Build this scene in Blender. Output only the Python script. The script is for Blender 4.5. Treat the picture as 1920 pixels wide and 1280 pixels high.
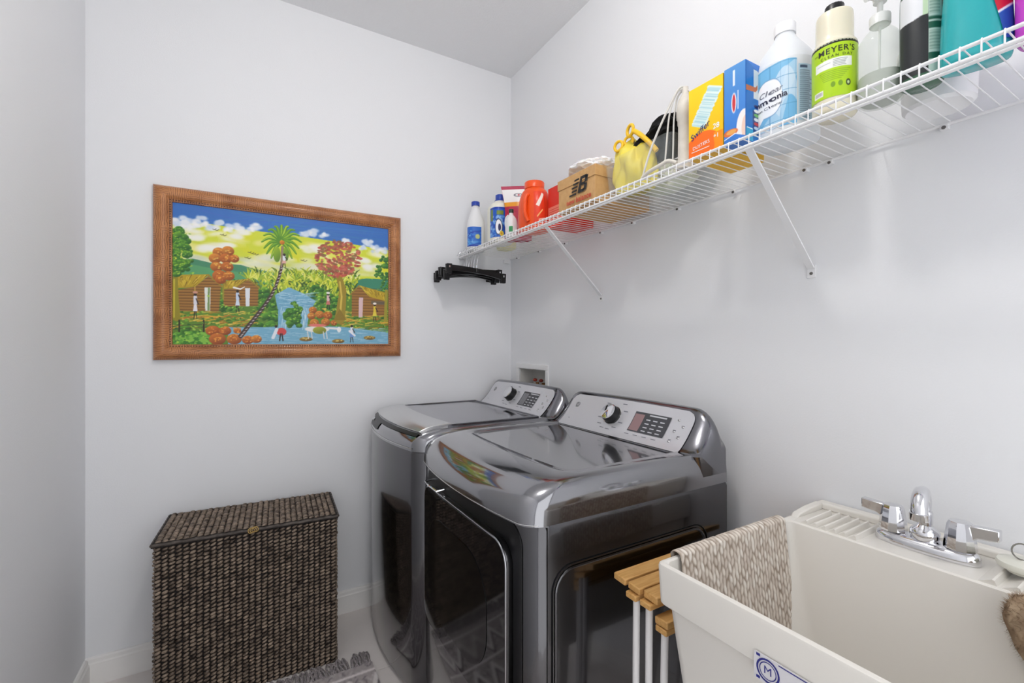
import bpy, bmesh, math, random
import numpy as np
from mathutils import Vector, Matrix, noise as mnoise

# ------------------------------------------------------------------ clear
for o in list(bpy.data.objects): bpy.data.objects.remove(o)
scene = bpy.context.scene
COL = scene.collection
PI = math.pi

# ------------------------------------------------------------------ camera
CAM_POS = (-1.294, -2.220, 1.256)
CAM_YAW = math.atan(500 / 853)
cam_d = bpy.data.cameras.new('camera'); cam_d.sensor_width = 36; cam_d.lens = 853 / 1920 * 36
cam_d.clip_start = 0.02
cam = bpy.data.objects.new('camera', cam_d); COL.objects.link(cam)
cam.location = CAM_POS; cam.rotation_euler = (PI / 2, 0, -CAM_YAW)
scene.camera = cam

# ------------------------------------------------------------------ world, light, exposure
world = bpy.data.worlds.new('world'); scene.world = world; world.use_nodes = True
bg = world.node_tree.nodes['Background']
bg.inputs[0].default_value = (0.97, 0.985, 1.0, 1); bg.inputs[1].default_value = 2.1
LAMP_POS = (-0.98, -1.55, 2.74)          # flush ceiling lamp
LAMP_EMIT = 76.0
scene.view_settings.view_transform = 'Standard'
scene.view_settings.look = 'None'
scene.view_settings.gamma = 1
scene.view_settings.use_curve_mapping = False
scene.view_settings.exposure = -0.17

# ------------------------------------------------------------------ helpers
def lin(c):
    if isinstance(c, str):
        c = [int(c[i:i + 2], 16) for i in (0, 2, 4)]
    r = []
    for v in c:
        v = v / 255.0
        r.append(v / 12.92 if v <= 0.04045 else ((v + 0.055) / 1.055) ** 2.4)
    return tuple(r)

MATS = {}
def mat(name, color=(200, 200, 200), rough=0.5, metal=0.0, bump=None, vary=None, trans=0.0, alpha=1.0,
        spec=0.5, coat=0.0, attr=None, emit=None, sheen=0.0, ior=1.45, sss=0.0, rnd=None, coat_ior=1.5):
    """procedural principled material. bump=(scale,strength,dist) vary=(scale,colour2,detail)"""
    if name in MATS: return MATS[name]
    m = bpy.data.materials.new(name); m.use_nodes = True
    nt = m.node_tree; b = nt.nodes['Principled BSDF']; L = nt.links
    c = lin(color) + (1,)
    b.inputs['Base Color'].default_value = c
    b.inputs['Roughness'].default_value = rough
    b.inputs['Metallic'].default_value = metal
    b.inputs['IOR'].default_value = ior
    b.inputs['Specular IOR Level'].default_value = spec
    b.inputs['Transmission Weight'].default_value = trans
    b.inputs['Alpha'].default_value = alpha
    b.inputs['Coat Weight'].default_value = coat
    b.inputs['Coat Roughness'].default_value = 0.05; b.inputs['Coat IOR'].default_value = coat_ior
    if sheen: b.inputs['Sheen Weight'].default_value = sheen
    if sss:
        b.inputs['Subsurface Weight'].default_value = sss
        b.inputs['Subsurface Radius'].default_value = (0.02, 0.015, 0.01)
    tc = nt.nodes.new('ShaderNodeTexCoord')
    if attr:
        a = nt.nodes.new('ShaderNodeAttribute'); a.attribute_name = attr
        L.new(a.outputs['Color'], b.inputs['Base Color'])
    if vary:
        n = nt.nodes.new('ShaderNodeTexNoise'); n.inputs['Scale'].default_value = vary[0]
        n.inputs['Detail'].default_value = vary[2] if len(vary) > 2 else 4
        r = nt.nodes.new('ShaderNodeValToRGB')
        r.color_ramp.elements[0].position = 0.3; r.color_ramp.elements[1].position = 0.7
        r.color_ramp.elements[0].color = c; r.color_ramp.elements[1].color = lin(vary[1]) + (1,)
        if len(vary) > 3:                      # stretched grain
            mp = nt.nodes.new('ShaderNodeMapping'); mp.inputs['Scale'].default_value = vary[3]
            L.new(tc.outputs['Object'], mp.inputs['Vector']); L.new(mp.outputs[0], n.inputs['Vector'])
        else:
            L.new(tc.outputs['Object'], n.inputs['Vector'])
        if rnd:
            n.noise_dimensions = '4D'
            oi = nt.nodes.new('ShaderNodeObjectInfo'); mu = nt.nodes.new('ShaderNodeMath'); mu.operation = 'MULTIPLY'
            mu.inputs[1].default_value = rnd; L.new(oi.outputs['Random'], mu.inputs[0]); L.new(mu.outputs[0], n.inputs['W'])
        L.new(n.outputs['Fac'], r.inputs['Fac']); L.new(r.outputs['Color'], b.inputs['Base Color'])
    if bump:
        n2 = nt.nodes.new('ShaderNodeTexNoise'); n2.inputs['Scale'].default_value = bump[0]; n2.inputs['Detail'].default_value = 3
        L.new(tc.outputs['Object'], n2.inputs['Vector'])
        bp = nt.nodes.new('ShaderNodeBump'); bp.inputs['Strength'].default_value = bump[1]
        bp.inputs['Distance'].default_value = bump[2] if len(bump) > 2 else 0.002
        L.new(n2.outputs['Fac'], bp.inputs['Height']); L.new(bp.outputs[0], b.inputs['Normal'])
    if emit:
        b.inputs['Emission Color'].default_value = lin(emit[0]) + (1,); b.inputs['Emission Strength'].default_value = emit[1]
    MATS[name] = m
    return m

def tag(o, label=None, cat=None, group=None, kind=None):
    if label: o['label'] = label
    if cat: o['category'] = cat
    if group: o['group'] = group
    if kind: o['kind'] = kind
    return o

def thing(name, label, cat, loc=(0, 0, 0), rotz=0.0, group=None):
    o = bpy.data.objects.new(name, None); COL.objects.link(o)
    o.empty_display_size = 0.05
    o.location = loc; o.rotation_euler = (0, 0, rotz)
    return tag(o, label, cat, group)

class MB:
    """collects geometry for ONE mesh object"""
    def __init__(s): s.v = []; s.f = []
    def add(s, verts, faces):
        b = len(s.v); s.v += [tuple(p) for p in verts]; s.f += [tuple(i + b for i in f) for f in faces]; return s
    def box(s, x0, x1, y0, y1, z0, z1):
        x0, x1 = sorted((x0, x1)); y0, y1 = sorted((y0, y1)); z0, z1 = sorted((z0, z1))
        v = [(x0, y0, z0), (x1, y0, z0), (x1, y1, z0), (x0, y1, z0), (x0, y0, z1), (x1, y0, z1), (x1, y1, z1), (x0, y1, z1)]
        return s.add(v, [(3, 2, 1, 0), (4, 5, 6, 7), (0, 1, 5, 4), (1, 2, 6, 5), (2, 3, 7, 6), (3, 0, 4, 7)])
    def loft(s, rings, cap0=True, cap1=True, closed=True):
        n = len(rings[0]); v = []; f = []
        for r in rings: v += list(r)
        m = n if closed else n - 1
        for k in range(len(rings) - 1):
            for i in range(m):
                j = (i + 1) % n
                f.append((k * n + i, k * n + j, (k + 1) * n + j, (k + 1) * n + i))
        if cap0: f.append(tuple(range(n - 1, -1, -1)))
        if cap1: f.append(tuple((len(rings) - 1) * n + i for i in range(n)))
        return s.add(v, f)
    def grid(s, nu, nv, fn):
        v = [fn(i / (nu - 1), j / (nv - 1)) for j in range(nv) for i in range(nu)]
        f = [(j * nu + i, j * nu + i + 1, (j + 1) * nu + i + 1, (j + 1) * nu + i) for j in range(nv - 1) for i in range(nu - 1)]
        return s.add(v, f)
    def tube(s, path, r, n=8, closed=False, cap=True):
        P = [Vector(p) for p in path]; m = len(P)
        rr = r if isinstance(r, (list, tuple)) else [r] * m
        rings = []; up = None
        for i in range(m):
            if closed: t = (P[(i + 1) % m] - P[i - 1])
            else: t = P[min(i + 1, m - 1)] - P[max(i - 1, 0)]
            if t.length < 1e-9: t = Vector((0, 0, 1))
            t.normalize()
            if up is None:
                a = Vector((0, 0, 1)) if abs(t.z) < 0.9 else Vector((1, 0, 0))
                up = t.cross(a).normalized()
            up = (up - t * up.dot(t))
            if up.length < 1e-6: up = t.orthogonal()
            up.normalize(); w = t.cross(up)
            rings.append([P[i] + (up * math.cos(2 * PI * k / n) + w * math.sin(2 * PI * k / n)) * rr[i] for k in range(n)])
        if closed: rings.append(rings[0]); return s.loft(rings, False, False)
        return s.loft(rings, cap, cap)
    def lathe(s, prof, n=24, c=(0, 0, 0), axis='z', cap=True, sy=1.0):
        rings = []
        for r, z in prof:
            ring = []
            for k in range(n):
                a = 2 * PI * k / n; x, y = r * math.cos(a), r * math.sin(a) * sy
                if axis == 'z': p = (c[0] + x, c[1] + y, c[2] + z)
                elif axis == 'x': p = (c[0] + z, c[1] + x, c[2] + y)
                else: p = (c[0] + y, c[1] + z, c[2] + x)
                ring.append(p)
            rings.append(ring)
        return s.loft(rings, cap, cap)
    def prism(s, poly, z0, z1, fn=None):
        """poly in 2D; fn(x,y,h)->3D"""
        fn = fn or (lambda x, y, h: (x, y, h))
        return s.loft([[fn(x, y, z0) for x, y in poly], [fn(x, y, z1) for x, y in poly]])
    def ball(s, c, rx, ry=None, rz=None, n=12, m=8, rot=None):
        ry = ry or rx; rz = rz or rx; rings = []
        for k in range(1, m):
            t = PI * k / m; ring = []
            for i in range(n):
                a = 2 * PI * i / n
                p = Vector((rx * math.sin(t) * math.cos(a), ry * math.sin(t) * math.sin(a), -rz * math.cos(t)))
                if rot: p = rot @ p
                ring.append(Vector(c) + p)
            rings.append(ring)
        return s.loft(rings)
    def xf(s, M):
        s.v = [tuple(M @ Vector(p)) for p in s.v]; return s
    def mesh(s, name, angle=40):
        me = bpy.data.meshes.new(name); me.from_pydata(s.v, [], s.f); me.update()
        bm = bmesh.new(); bm.from_mesh(me); bmesh.ops.recalc_face_normals(bm, faces=bm.faces); bm.to_mesh(me); bm.free()
        me.polygons.foreach_set('use_smooth', [True] * len(me.polygons))
        me.set_sharp_from_angle(angle=math.radians(angle))
        return me
    def build(s, name, m, parent=None, bevel=0, angle=40, seg=2, label=None, keep=False):
        if keep:
            me = bpy.data.meshes.new(name); me.from_pydata(s.v, [], s.f); me.update()
            me.polygons.foreach_set('use_smooth', [True] * len(me.polygons))
        else: me = s.mesh(name, angle)
        me.materials.append(m)
        o = bpy.data.objects.new(name, me); COL.objects.link(o); o.parent = parent
        if bevel:
            md = o.modifiers.new('bevel', 'BEVEL'); md.width = bevel; md.segments = seg; md.limit_method = 'ANGLE'
            md.angle_limit = math.radians(35); md.harden_normals = False
        if label: o['label'] = label
        return o

def dup(o, parent, loc=None, rot=None, scale=None):
    c = o.copy(); COL.objects.link(c); c.parent = parent
    if loc is not None: c.location = loc
    if rot is not None: c.rotation_euler = rot
    if scale is not None: c.scale = scale
    return c

def struct(name, mb, m, parent=None, **k):
    o = mb.build(name, m, parent, **k); o['kind'] = 'structure'; return o

def rrect(x0, x1, y0, y1, r, n=6):
    """rounded rectangle points (ccw)"""
    pts = []
    for cx, cy, a0 in ((x1 - r, y1 - r, 0), (x0 + r, y1 - r, PI / 2), (x0 + r, y0 + r, PI), (x1 - r, y0 + r, 1.5 * PI)):
        for k in range(n + 1):
            a = a0 + PI / 2 * k / n
            pts.append((cx + r * math.cos(a), cy + r * math.sin(a)))
    return pts

def sup(rx, ry, e=2.0, n=40, cx=0, cy=0):
    pts = []
    for k in range(n):
        a = 2 * PI * k / n; c, s_ = math.cos(a), math.sin(a)
        pts.append((cx + rx * math.copysign(abs(c) ** (2 / e), c), cy + ry * math.copysign(abs(s_) ** (2 / e), s_)))
    return pts

def bezier(pts, n=10):
    """Catmull-Rom through pts"""
    P = [Vector(p) for p in pts]; out = []
    for i in range(len(P) - 1):
        p0 = P[max(i - 1, 0)]; p1 = P[i]; p2 = P[i + 1]; p3 = P[min(i + 2, len(P) - 1)]
        for k in range(n):
            t = k / n
            out.append(0.5 * ((2 * p1) + (p2 - p0) * t + (2 * p0 - 5 * p1 + 4 * p2 - p3) * t * t + (3 * p1 - p0 - 3 * p2 + p3) * t ** 3))
    out.append(P[-1]); return out

_txt = {}
def text2d(s, size=0.02, align='CENTER', bold=0.0, shear=0.0, spacing=1.0):
    cu = bpy.data.curves.new('lettering', 'FONT'); cu.body = s; cu.size = size; cu.align_x = align; cu.align_y = 'CENTER'
    cu.offset = bold; cu.shear = shear; cu.space_character = spacing; cu.resolution_u = 3; cu.fill_mode = 'FRONT'
    o = bpy.data.objects.new('lettering', cu); COL.objects.link(o)
    dg = bpy.context.evaluated_depsgraph_get(); dg.update()
    me = o.evaluated_get(dg).to_mesh()
    v = [(p.co.x, p.co.y) for p in me.vertices]; f = [tuple(p.vertices) for p in me.polygons]
    o.evaluated_get(dg).to_mesh_clear()
    bpy.data.objects.remove(o); bpy.data.curves.remove(cu)
    return v, f
def text_on(mb, s, size, fn, cx=0, cy=0, rot=0.0, **k):
    v, f = text2d(s, size, **k); c, sn = math.cos(rot), math.sin(rot)
    mb.add([fn(cx + x * c - y * sn, cy + x * sn + y * c) for x, y in v], f); return mb

class Raster:
    """tiny painter; y up, u,v in 0..1; stores sRGB 0..255"""
    def __init__(s, W, H, bgc, asp=None):
        s.W = W; s.H = H; s.a = np.zeros((H, W, 3)); s.a[:] = bgc
        s.asp = asp or W / H
        u, v = np.meshgrid((np.arange(W)) / (W - 1), (np.arange(H)) / (H - 1)); s.u = u * s.asp; s.v = v   # metric coords: x 0..asp, y 0..1
        s.px = 1.0 / H
    def win(s, x0, x1, y0, y1):
        i0 = max(0, int(x0 / s.asp * (s.W - 1)) - 2); i1 = min(s.W, int(x1 / s.asp * (s.W - 1)) + 3)
        j0 = max(0, int(y0 * (s.H - 1)) - 2); j1 = min(s.H, int(y1 * (s.H - 1)) + 3)
        return slice(j0, max(j0, j1)), slice(i0, max(i0, i1))
    def put(s, w, m, col):
        if m.size == 0: return
        col = np.asarray(col, float)
        m = np.clip(m, 0, 1)[..., None]
        s.a[w] = s.a[w] * (1 - m) + col * m
    def ell(s, cx, cy, rx, ry, col, rot=0.0, alpha=1.0, soft=None, shade=None):
        R = max(rx, ry) * 1.15; w = s.win(cx - R, cx + R, cy - R, cy + R)
        x = s.u[w] - cx; y = s.v[w] - cy; c, sn = math.cos(rot), math.sin(rot)
        X = (x * c + y * sn) / rx; Y = (-x * sn + y * c) / ry
        d = (1 - np.sqrt(X * X + Y * Y)) * min(rx, ry); so = soft or s.px
        m = (d / so + 0.5).clip(0, 1) * alpha
        if shade is not None:
            t = np.clip(0.5 + 0.5 * (Y * 0.8 - X * 0.4), 0, 1)[..., None]
            col = np.asarray(shade, float) * (1 - t) + np.asarray(col, float) * t
        s.put(w, m, col)
    def line(s, pts, w0, col, w1=None, alpha=1.0):
        w1 = w0 if w1 is None else w1; n = len(pts) - 1
        for i in range(n):
            a = pts[i]; b = pts[i + 1]; ra = (w0 + (w1 - w0) * i / n) / 2; rb = (w0 + (w1 - w0) * (i + 1) / n) / 2; R = max(ra, rb) + s.px
            w = s.win(min(a[0], b[0]) - R, max(a[0], b[0]) + R, min(a[1], b[1]) - R, max(a[1], b[1]) + R)
            x = s.u[w] - a[0]; y = s.v[w] - a[1]; dx = b[0] - a[0]; dy = b[1] - a[1]; L = dx * dx + dy * dy + 1e-12
            t = np.clip((x * dx + y * dy) / L, 0, 1)
            d = np.sqrt((x - t * dx) ** 2 + (y - t * dy) ** 2)
            s.put(w, ((ra + (rb - ra) * t - d) / s.px + 0.5).clip(0, 1) * alpha, col)
    def poly(s, pts, col, alpha=1.0):
        xs = [p[0] for p in pts]; ys = [p[1] for p in pts]; w = s.win(min(xs), max(xs), min(ys), max(ys))
        acc = 0
        for ox in (-.25, .25):
            for oy in (-.25, .25):
                x = s.u[w] + ox * s.px; y = s.v[w] + oy * s.px; ins = np.zeros(x.shape, bool); n = len(pts); j = n - 1
                for i in range(n):
                    xi, yi = pts[i]; xj, yj = pts[j]
                    c = ((yi > y) != (yj > y)) & (x < (xj - xi) * (y - yi) / ((yj - yi) + 1e-12) + xi)
                    ins ^= c; j = i
                acc = acc + ins.astype(float)
        s.put(w, acc / 4 * alpha, col)
    def rect(s, x0, x1, y0, y1, col, alpha=1.0): s.poly([(x0, y0), (x1, y0), (x1, y1), (x0, y1)], col, alpha)
    def build(s, name, fn, m, parent, label=None):
        """mesh of the sheet with the colours as a point attribute; fn(x 0..1, y 0..1)->3D"""
        W, H = s.W, s.H
        me = bpy.data.meshes.new(name)
        v = np.array([fn(i / (W - 1), j / (H - 1)) for j in range(H) for i in range(W)], float)
        idx = np.arange(W * H).reshape(H, W)
        q = np.stack([idx[:-1, :-1], idx[:-1, 1:], idx[1:, 1:], idx[1:, :-1]], -1).reshape(-1, 4)
        me.vertices.add(W * H); me.vertices.foreach_set('co', v.ravel())
        me.loops.add(q.size); me.loops.foreach_set('vertex_index', q.ravel().astype(np.int32))
        me.polygons.add(len(q)); me.polygons.foreach_set('loop_start', np.arange(0, q.size, 4).astype(np.int32))
        me.update(calc_edges=True)
        c = s.a.reshape(-1, 3) / 255.0; c = np.where(c <= 0.04045, c / 12.92, ((c + 0.055) / 1.055) ** 2.4)
        at = me.color_attributes.new('paint', 'FLOAT_COLOR', 'POINT')
        at.data.foreach_set('color', np.concatenate([c, np.ones((len(c), 1))], 1).ravel())
        me.polygons.foreach_set('use_smooth', [True] * len(me.polygons))
        me.materials.append(m); me.validate()
        o = bpy.data.objects.new(name, me); COL.objects.link(o); o.parent = parent
        if label: o['label'] = label
        return o

# ------------------------------------------------------------------ materials
M_WALL = mat('wall_paint', (236, 237, 240), 0.62, bump=(220, 0.22, 0.0012), spec=0.3)
M_CEIL = mat('ceiling_paint', (238, 239, 241), 0.8, bump=(130, 0.5, 0.003), spec=0.2)
M_TRIM = mat('trim_paint', (238, 236, 234), 0.35)
M_TILE = mat('floor_tile_glaze', (234, 228, 225), 0.28, vary=(5, (224, 217, 214), 5))
M_GROUT = mat('grout', (228, 224, 220), 0.9)
M_WHITE = mat('white_coated_wire', (238, 238, 240), 0.35)
M_DECK = mat('graphite_deck', (128, 128, 133), 0.14, metal=1.0, coat=1.0, coat_ior=2.0)
M_BODY = mat('graphite_body', (80, 79, 82), 0.18, metal=1.0, coat=.6, coat_ior=1.6)
M_PANEL = mat('silver_panel', (216, 216, 221), 0.36, metal=0.5)
M_STRIP = mat('satin_silver', (214, 214, 214), 0.25, metal=1.0)
M_CHROME = mat('chrome', (225, 225, 228), 0.06, metal=1.0)
M_BLACK = mat('black_plastic', (14, 14, 16), 0.35)
M_BLACKG = mat('black_glass', (9, 9, 13), 0.06, coat=0.3)
M_DISP = mat('display_glass', (66, 67, 72), 0.2)
M_MARK = mat('pale_print', (205, 206, 212), 0.5)
M_MARKD = mat('grey_print', (120, 122, 132), 0.5)
M_PAINT = mat('paint_print', attr='paint', rough=0.45, bump=(260, 0.15, 0.0006))
M_PRINT = mat('gloss_print', attr='paint', rough=0.32)
M_FABRIC = mat('knit_print', attr='paint', rough=0.95, spec=0.1, bump=(900, 0.5, 0.001))
M_INK = mat('black_ink', (30, 29, 30), 0.5)
M_INKW = mat('white_ink', (244, 244, 244), 0.5)

# ------------------------------------------------------------------ room shell
H = 2.741; XL = -1.798; YF = -2.95
mb = MB(); mb.box(XL - .1, .1, YF - .1, .1, -.06, -.004); FLOOR = struct('floor', mb, M_GROUT)
TS = 0.46; tile0 = None
for i in range(5):
    for j in range(7):
        x1 = min(0.26 - i * TS, .02); x0 = max(.26 - (i + 1) * TS, XL - .02); y1 = -j * TS; y0 = max(y1 - TS, YF)
        if x0 > x1 - .05 or y0 > y1 - .05: continue
        g = .0022; mb = MB(); mb.box(x0 + g, x1 - g, y0 + g, y1 - g, -.0045, 0)
        t = mb.build('floor_tile', M_TILE, FLOOR, bevel=.0012, seg=1)
# washer supply recess: y -.352..-.095, z .95..1.112
HY0, HY1, HZ0, HZ1 = -.352, -.098, .94, 1.112
mb = MB()
mb.box(0, .12, YF, HY0, 0, H); mb.box(0, .12, HY1, .1, 0, H); mb.box(0, .12, HY0, HY1, 0, HZ0); mb.box(0, .12, HY0, HY1, HZ1, H)
struct('wall_right', mb, M_WALL)
struct('wall_back', MB().box(XL - .12, 0, 0, .12, 0, H), M_WALL)
struct('wall_left', MB().box(XL - .12, XL, YF, 0, 0, H), M_WALL)
mb = MB(); mb.box(XL, -1.70, YF - .1, YF, 0, H); mb.box(-.12, 0, YF - .1, YF, 0, H); mb.box(-1.70, -.12, YF - .1, YF, 2.30, H)  # unseen wall behind the camera; opening made wide to let world fill light in
struct('wall_front', mb, M_WALL)
struct('ceiling', MB().box(XL - .12, .12, YF - .1, .12, H, H + .1), M_CEIL)
def baseboard(name, p0, p1, nrm):
    prof = [(0, 0), (.016, 0), (.016, .068), (.0145, .074), (.0145, .078), (.011, .083), (.0095, .094), (.006, .099), (0, .1)]
    d = Vector((p1[0] - p0[0], p1[1] - p0[1], 0))
    r0 = [(p0[0] + nrm[0] * a, p0[1] + nrm[1] * a, z) for a, z in prof]
    r1 = [(p1[0] + nrm[0] * a, p1[1] + nrm[1] * a, z) for a, z in prof]
    struct(name, MB().loft([r0, r1]), M_TRIM, angle=25)
baseboard('baseboard_back', (XL, 0), (0, 0), (0, -1))
baseboard('baseboard_left', (XL, YF), (XL, -.016), (1, 0))
baseboard('baseboard_right', (0, YF), (0, -.016), (-1, 0))

# ceiling lamp (above the frame)
lamp = thing('ceiling_light', 'round white glass ceiling lamp hanging just below the ceiling', 'lamp', LAMP_POS)
MB().lathe([(.075, 0), (.075, -.018), (.060, -.030), (.020, -.034), (.020, -.060), (.045, -.066)], 32).build('lamp_pan', M_TRIM, lamp)
M_LAMP = mat('lit_shade', (255, 255, 255), 0.4, emit=((255, 251, 246), LAMP_EMIT))
MB().ball((0, 0, -.138), .085, .085, .075, 32, 20).build('lamp_shade', M_LAMP, lamp)

# ------------------------------------------------------------------ framed painting
PX0, PX1, PZ0, PZ1 = -1.600, -.636, 1.184, 1.861
pic = thing('framed_painting', 'village landscape painting in a wide brown wooden frame on the far wall', 'painting', ((PX0 + PX1) / 2, 0, PZ0))
def FR(x, y, z): return (x - (PX0 + PX1) / 2, y, z - PZ0)
fw = .061
M_FRAME = mat('brown_frame_wood', (150, 94, 54), 0.38, vary=(14, (196, 136, 88), 8, (1, 1, 1)), bump=(300, .35, .001), coat=.15)
def add_scratches(m):
    nt = m.node_tree; b = nt.nodes['Principled BSDF']; tc = nt.nodes.new('ShaderNodeTexCoord')
    src = b.inputs['Base Color'].links[0].from_socket
    n = nt.nodes.new('ShaderNodeTexNoise'); n.inputs['Scale'].default_value = 60; n.inputs['Detail'].default_value = 5
    w = nt.nodes.new('ShaderNodeTexWave'); w.inputs['Scale'].default_value = 46; w.inputs['Distortion'].default_value = 6; w.inputs['Detail'].default_value = 3
    w.bands_direction = 'X'
    w2 = nt.nodes.new('ShaderNodeTexWave'); w2.inputs['Scale'].default_value = 46; w2.inputs['Distortion'].default_value = 6; w2.bands_direction = 'Z'
    ck = nt.nodes.new('ShaderNodeTexNoise'); ck.inputs['Scale'].default_value = 22; ck.inputs['Detail'].default_value = 0
    st = nt.nodes.new('ShaderNodeMath'); st.operation = 'GREATER_THAN'; st.inputs[1].default_value = .5
    mw = nt.nodes.new('ShaderNodeMix'); mw.data_type = 'FLOAT'
    nt.links.new(tc.outputs['Object'], ck.inputs['Vector']); nt.links.new(ck.outputs['Fac'], st.inputs[0]); nt.links.new(st.outputs[0], mw.inputs[0])
    for q in (w, w2, n): nt.links.new(tc.outputs['Object'], q.inputs['Vector'])
    nt.links.new(w.outputs['Fac'], mw.inputs[2]); nt.links.new(w2.outputs['Fac'], mw.inputs[3])
    mx = nt.nodes.new('ShaderNodeMix'); mx.data_type = 'RGBA'; mx.blend_type = 'MULTIPLY'
    rp = nt.nodes.new('ShaderNodeValToRGB'); rp.color_ramp.elements[0].color = (.42, .36, .3, 1); rp.color_ramp.elements[1].color = (1.15, 1.1, 1.05, 1)
    rp.color_ramp.elements[0].position = .05; rp.color_ramp.elements[1].position = .5
    nt.links.new(mw.outputs[0], rp.inputs[0]); mx.inputs[0].default_value = .72
    nt.links.new(src, mx.inputs[6]); nt.links.new(rp.outputs[0], mx.inputs[7]); nt.links.new(mx.outputs[2], b.inputs['Base Color'])
add_scratches(M_FRAME)
prof = [(0, -.002), (0, -.016), (.003, -.022), (.010, -.030), (.020, -.035), (.032, -.035), (.042, -.030), (.048, -.023), (.050, -.022), (fw - .002, -.020), (fw, -.014), (fw, -.002)]
def rail_piece(side):
    def pt(a, d, end):
        if side == 'top': return FR((PX0 + a) if end == 0 else (PX1 - a), d, PZ1 - a)
        if side == 'bottom': return FR((PX0 + a) if end == 0 else (PX1 - a), d, PZ0 + a)
        if side == 'left': return FR(PX0 + a, d, (PZ0 + a) if end == 0 else (PZ1 - a))
        return FR(PX1 - a, d, (PZ0 + a) if end == 0 else (PZ1 - a))
    MB().loft([[pt(a, d, 0) for a, d in prof], [pt(a, d, 1) for a, d in prof]]).build('frame_rail', M_FRAME, pic, angle=30)
for sd in ('top', 'bottom', 'left', 'right'): rail_piece(sd)
# beaded inner edge
M_BEAD = mat('dark_bead', (84, 48, 26), .4)
bead = MB(); nb = 92
def obead(x, z): bead.ball(FR(x, -.0235, z), .0026, .0026, .0026, 6, 4)
for k in range(nb): 
    x = PX0 + .054 + (PX1 - PX0 - .108) * k / (nb - 1); obead(x, PZ0 + .054); obead(x, PZ1 - .054)
for k in range(1, 62):
    z = PZ0 + .054 + (PZ1 - PZ0 - .108) * k / 62; obead(PX0 + .054, z); obead(PX1 - .054, z)
bead.build('beaded_edge', M_BEAD, pic)
# canvas
AS = (PX1 - PX0 - 2 * fw) / (PZ1 - PZ0 - 2 * fw)
_src = [(200, 183), (1622, 345), (197, 1120), (1625, 1115)]; _dst = [(0, 1), (AS, 1), (0, 0), (AS, 0)]
A_ = []; B_ = []
for (x, y), (X, Y) in zip(_src, _dst):
    A_ += [[x, y, 1, 0, 0, 0, -X * x, -X * y], [0, 0, 0, x, y, 1, -Y * x, -Y * y]]; B_ += [X, Y]
Hm = np.append(np.linalg.solve(np.array(A_, float), np.array(B_, float)), 1).reshape(3, 3)
def T(x, y):
    v = Hm @ np.array([x, y, 1.0]); return (v[0] / v[2], v[1] / v[2])
def TP(pts): return [T(*p) for p in pts]
S_ = 1.0 / 870                      # sketch unit -> canvas unit
rng = random.Random(7)
R = Raster(470, 306, (47, 100, 176), AS)
# sky
R.a[..., :] = (56, 112, 190)
for k in range(60): R.line(TP([(rng.uniform(200, 1600), rng.uniform(190, 420)), ]) + [(rng.uniform(0, AS), rng.uniform(.8, 1))], .012, (rng.randint(44, 76), rng.randint(102, 134), rng.randint(180, 206)), alpha=.25)
R.poly(TP([(150, 320), (420, 320), (700, 360), (1050, 400), (1400, 450), (1700, 500), (1700, 760), (150, 760)]), (214, 222, 60))
for k in range(90):
    x = rng.uniform(200, 1640); y0 = 340 + (x - 200) * .11; y = rng.uniform(y0, y0 + 260)
    c = rng.choice([(231, 231, 80), (240, 236, 150), (222, 222, 40), (246, 244, 214), (250, 250, 240), (206, 216, 60)])
    p = T(x, y); R.ell(p[0], p[1], rng.uniform(30, 80) * S_, rng.uniform(10, 26) * S_, c, rng.uniform(-.3, .3), .75, soft=.02)
for k in range(40):
    x = rng.uniform(200, 1640); y0 = 520 + (x - 200) * .06; p = T(x, rng.uniform(y0 - 20, y0 + 90))
    R.ell(p[0], p[1], rng.uniform(40, 90) * S_, rng.uniform(10, 25) * S_, rng.choice([(222, 226, 206), (236, 236, 214), (205, 214, 190)]), 0, .6, soft=.02)
# white clouds at the edge of the blue
for x, y, r in [(240, 300, 42), (300, 305, 34), (215, 325, 30), (380, 296, 38), (410, 325, 30), (350, 330, 30), (510, 320, 34), (590, 335, 36), (640, 350, 30), (745, 338, 34), (700, 355, 26), (1100, 375, 42), (1060, 385, 30), (1200, 390, 30), (1490, 445, 40), (1550, 480, 40), (1590, 490, 34), (1450, 470, 26), (1340, 430, 30), (290, 330, 40), (460, 340, 36), (560, 360, 30)]:
    for k in range(7):
        p = T(x + rng.uniform(-r, r) * .8, y + rng.uniform(-r, r) * .45); R.ell(p[0], p[1], r * S_ * rng.uniform(.3, .65), r * S_ * rng.uniform(.25, .45), rng.choice([(236, 240, 246), (250, 250, 250), (208, 222, 240)]), 0, .85, soft=.012)
for x, y in [(650, 390), (430, 480), (1450, 560), (1510, 600), (560, 470), (1100, 480), (330, 420)]:
    for k in range(5):
        p = T(x + rng.uniform(-45, 45), y + rng.uniform(-16, 16)); R.ell(p[0], p[1], 34 * S_, 16 * S_, (248, 248, 238), 0, .8, soft=.015)
# hills
R.poly(TP([(190, 560), (330, 552), (450, 580), (640, 590), (740, 620), (860, 640), (860, 760), (190, 760)]), (72, 140, 104))
R.poly(TP([(190, 600), (300, 585), (420, 610), (640, 640), (740, 660), (740, 760), (190, 760)]), (92, 164, 108), .8)
R.poly(TP([(1380, 690), (1480, 676), (1640, 684), (1640, 790), (1380, 790)]), (60, 136, 108))
# ground
R.poly(TP([(190, 740), (900, 730), (1640, 760), (1640, 1125), (190, 1125)]), (92, 134, 44))
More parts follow.
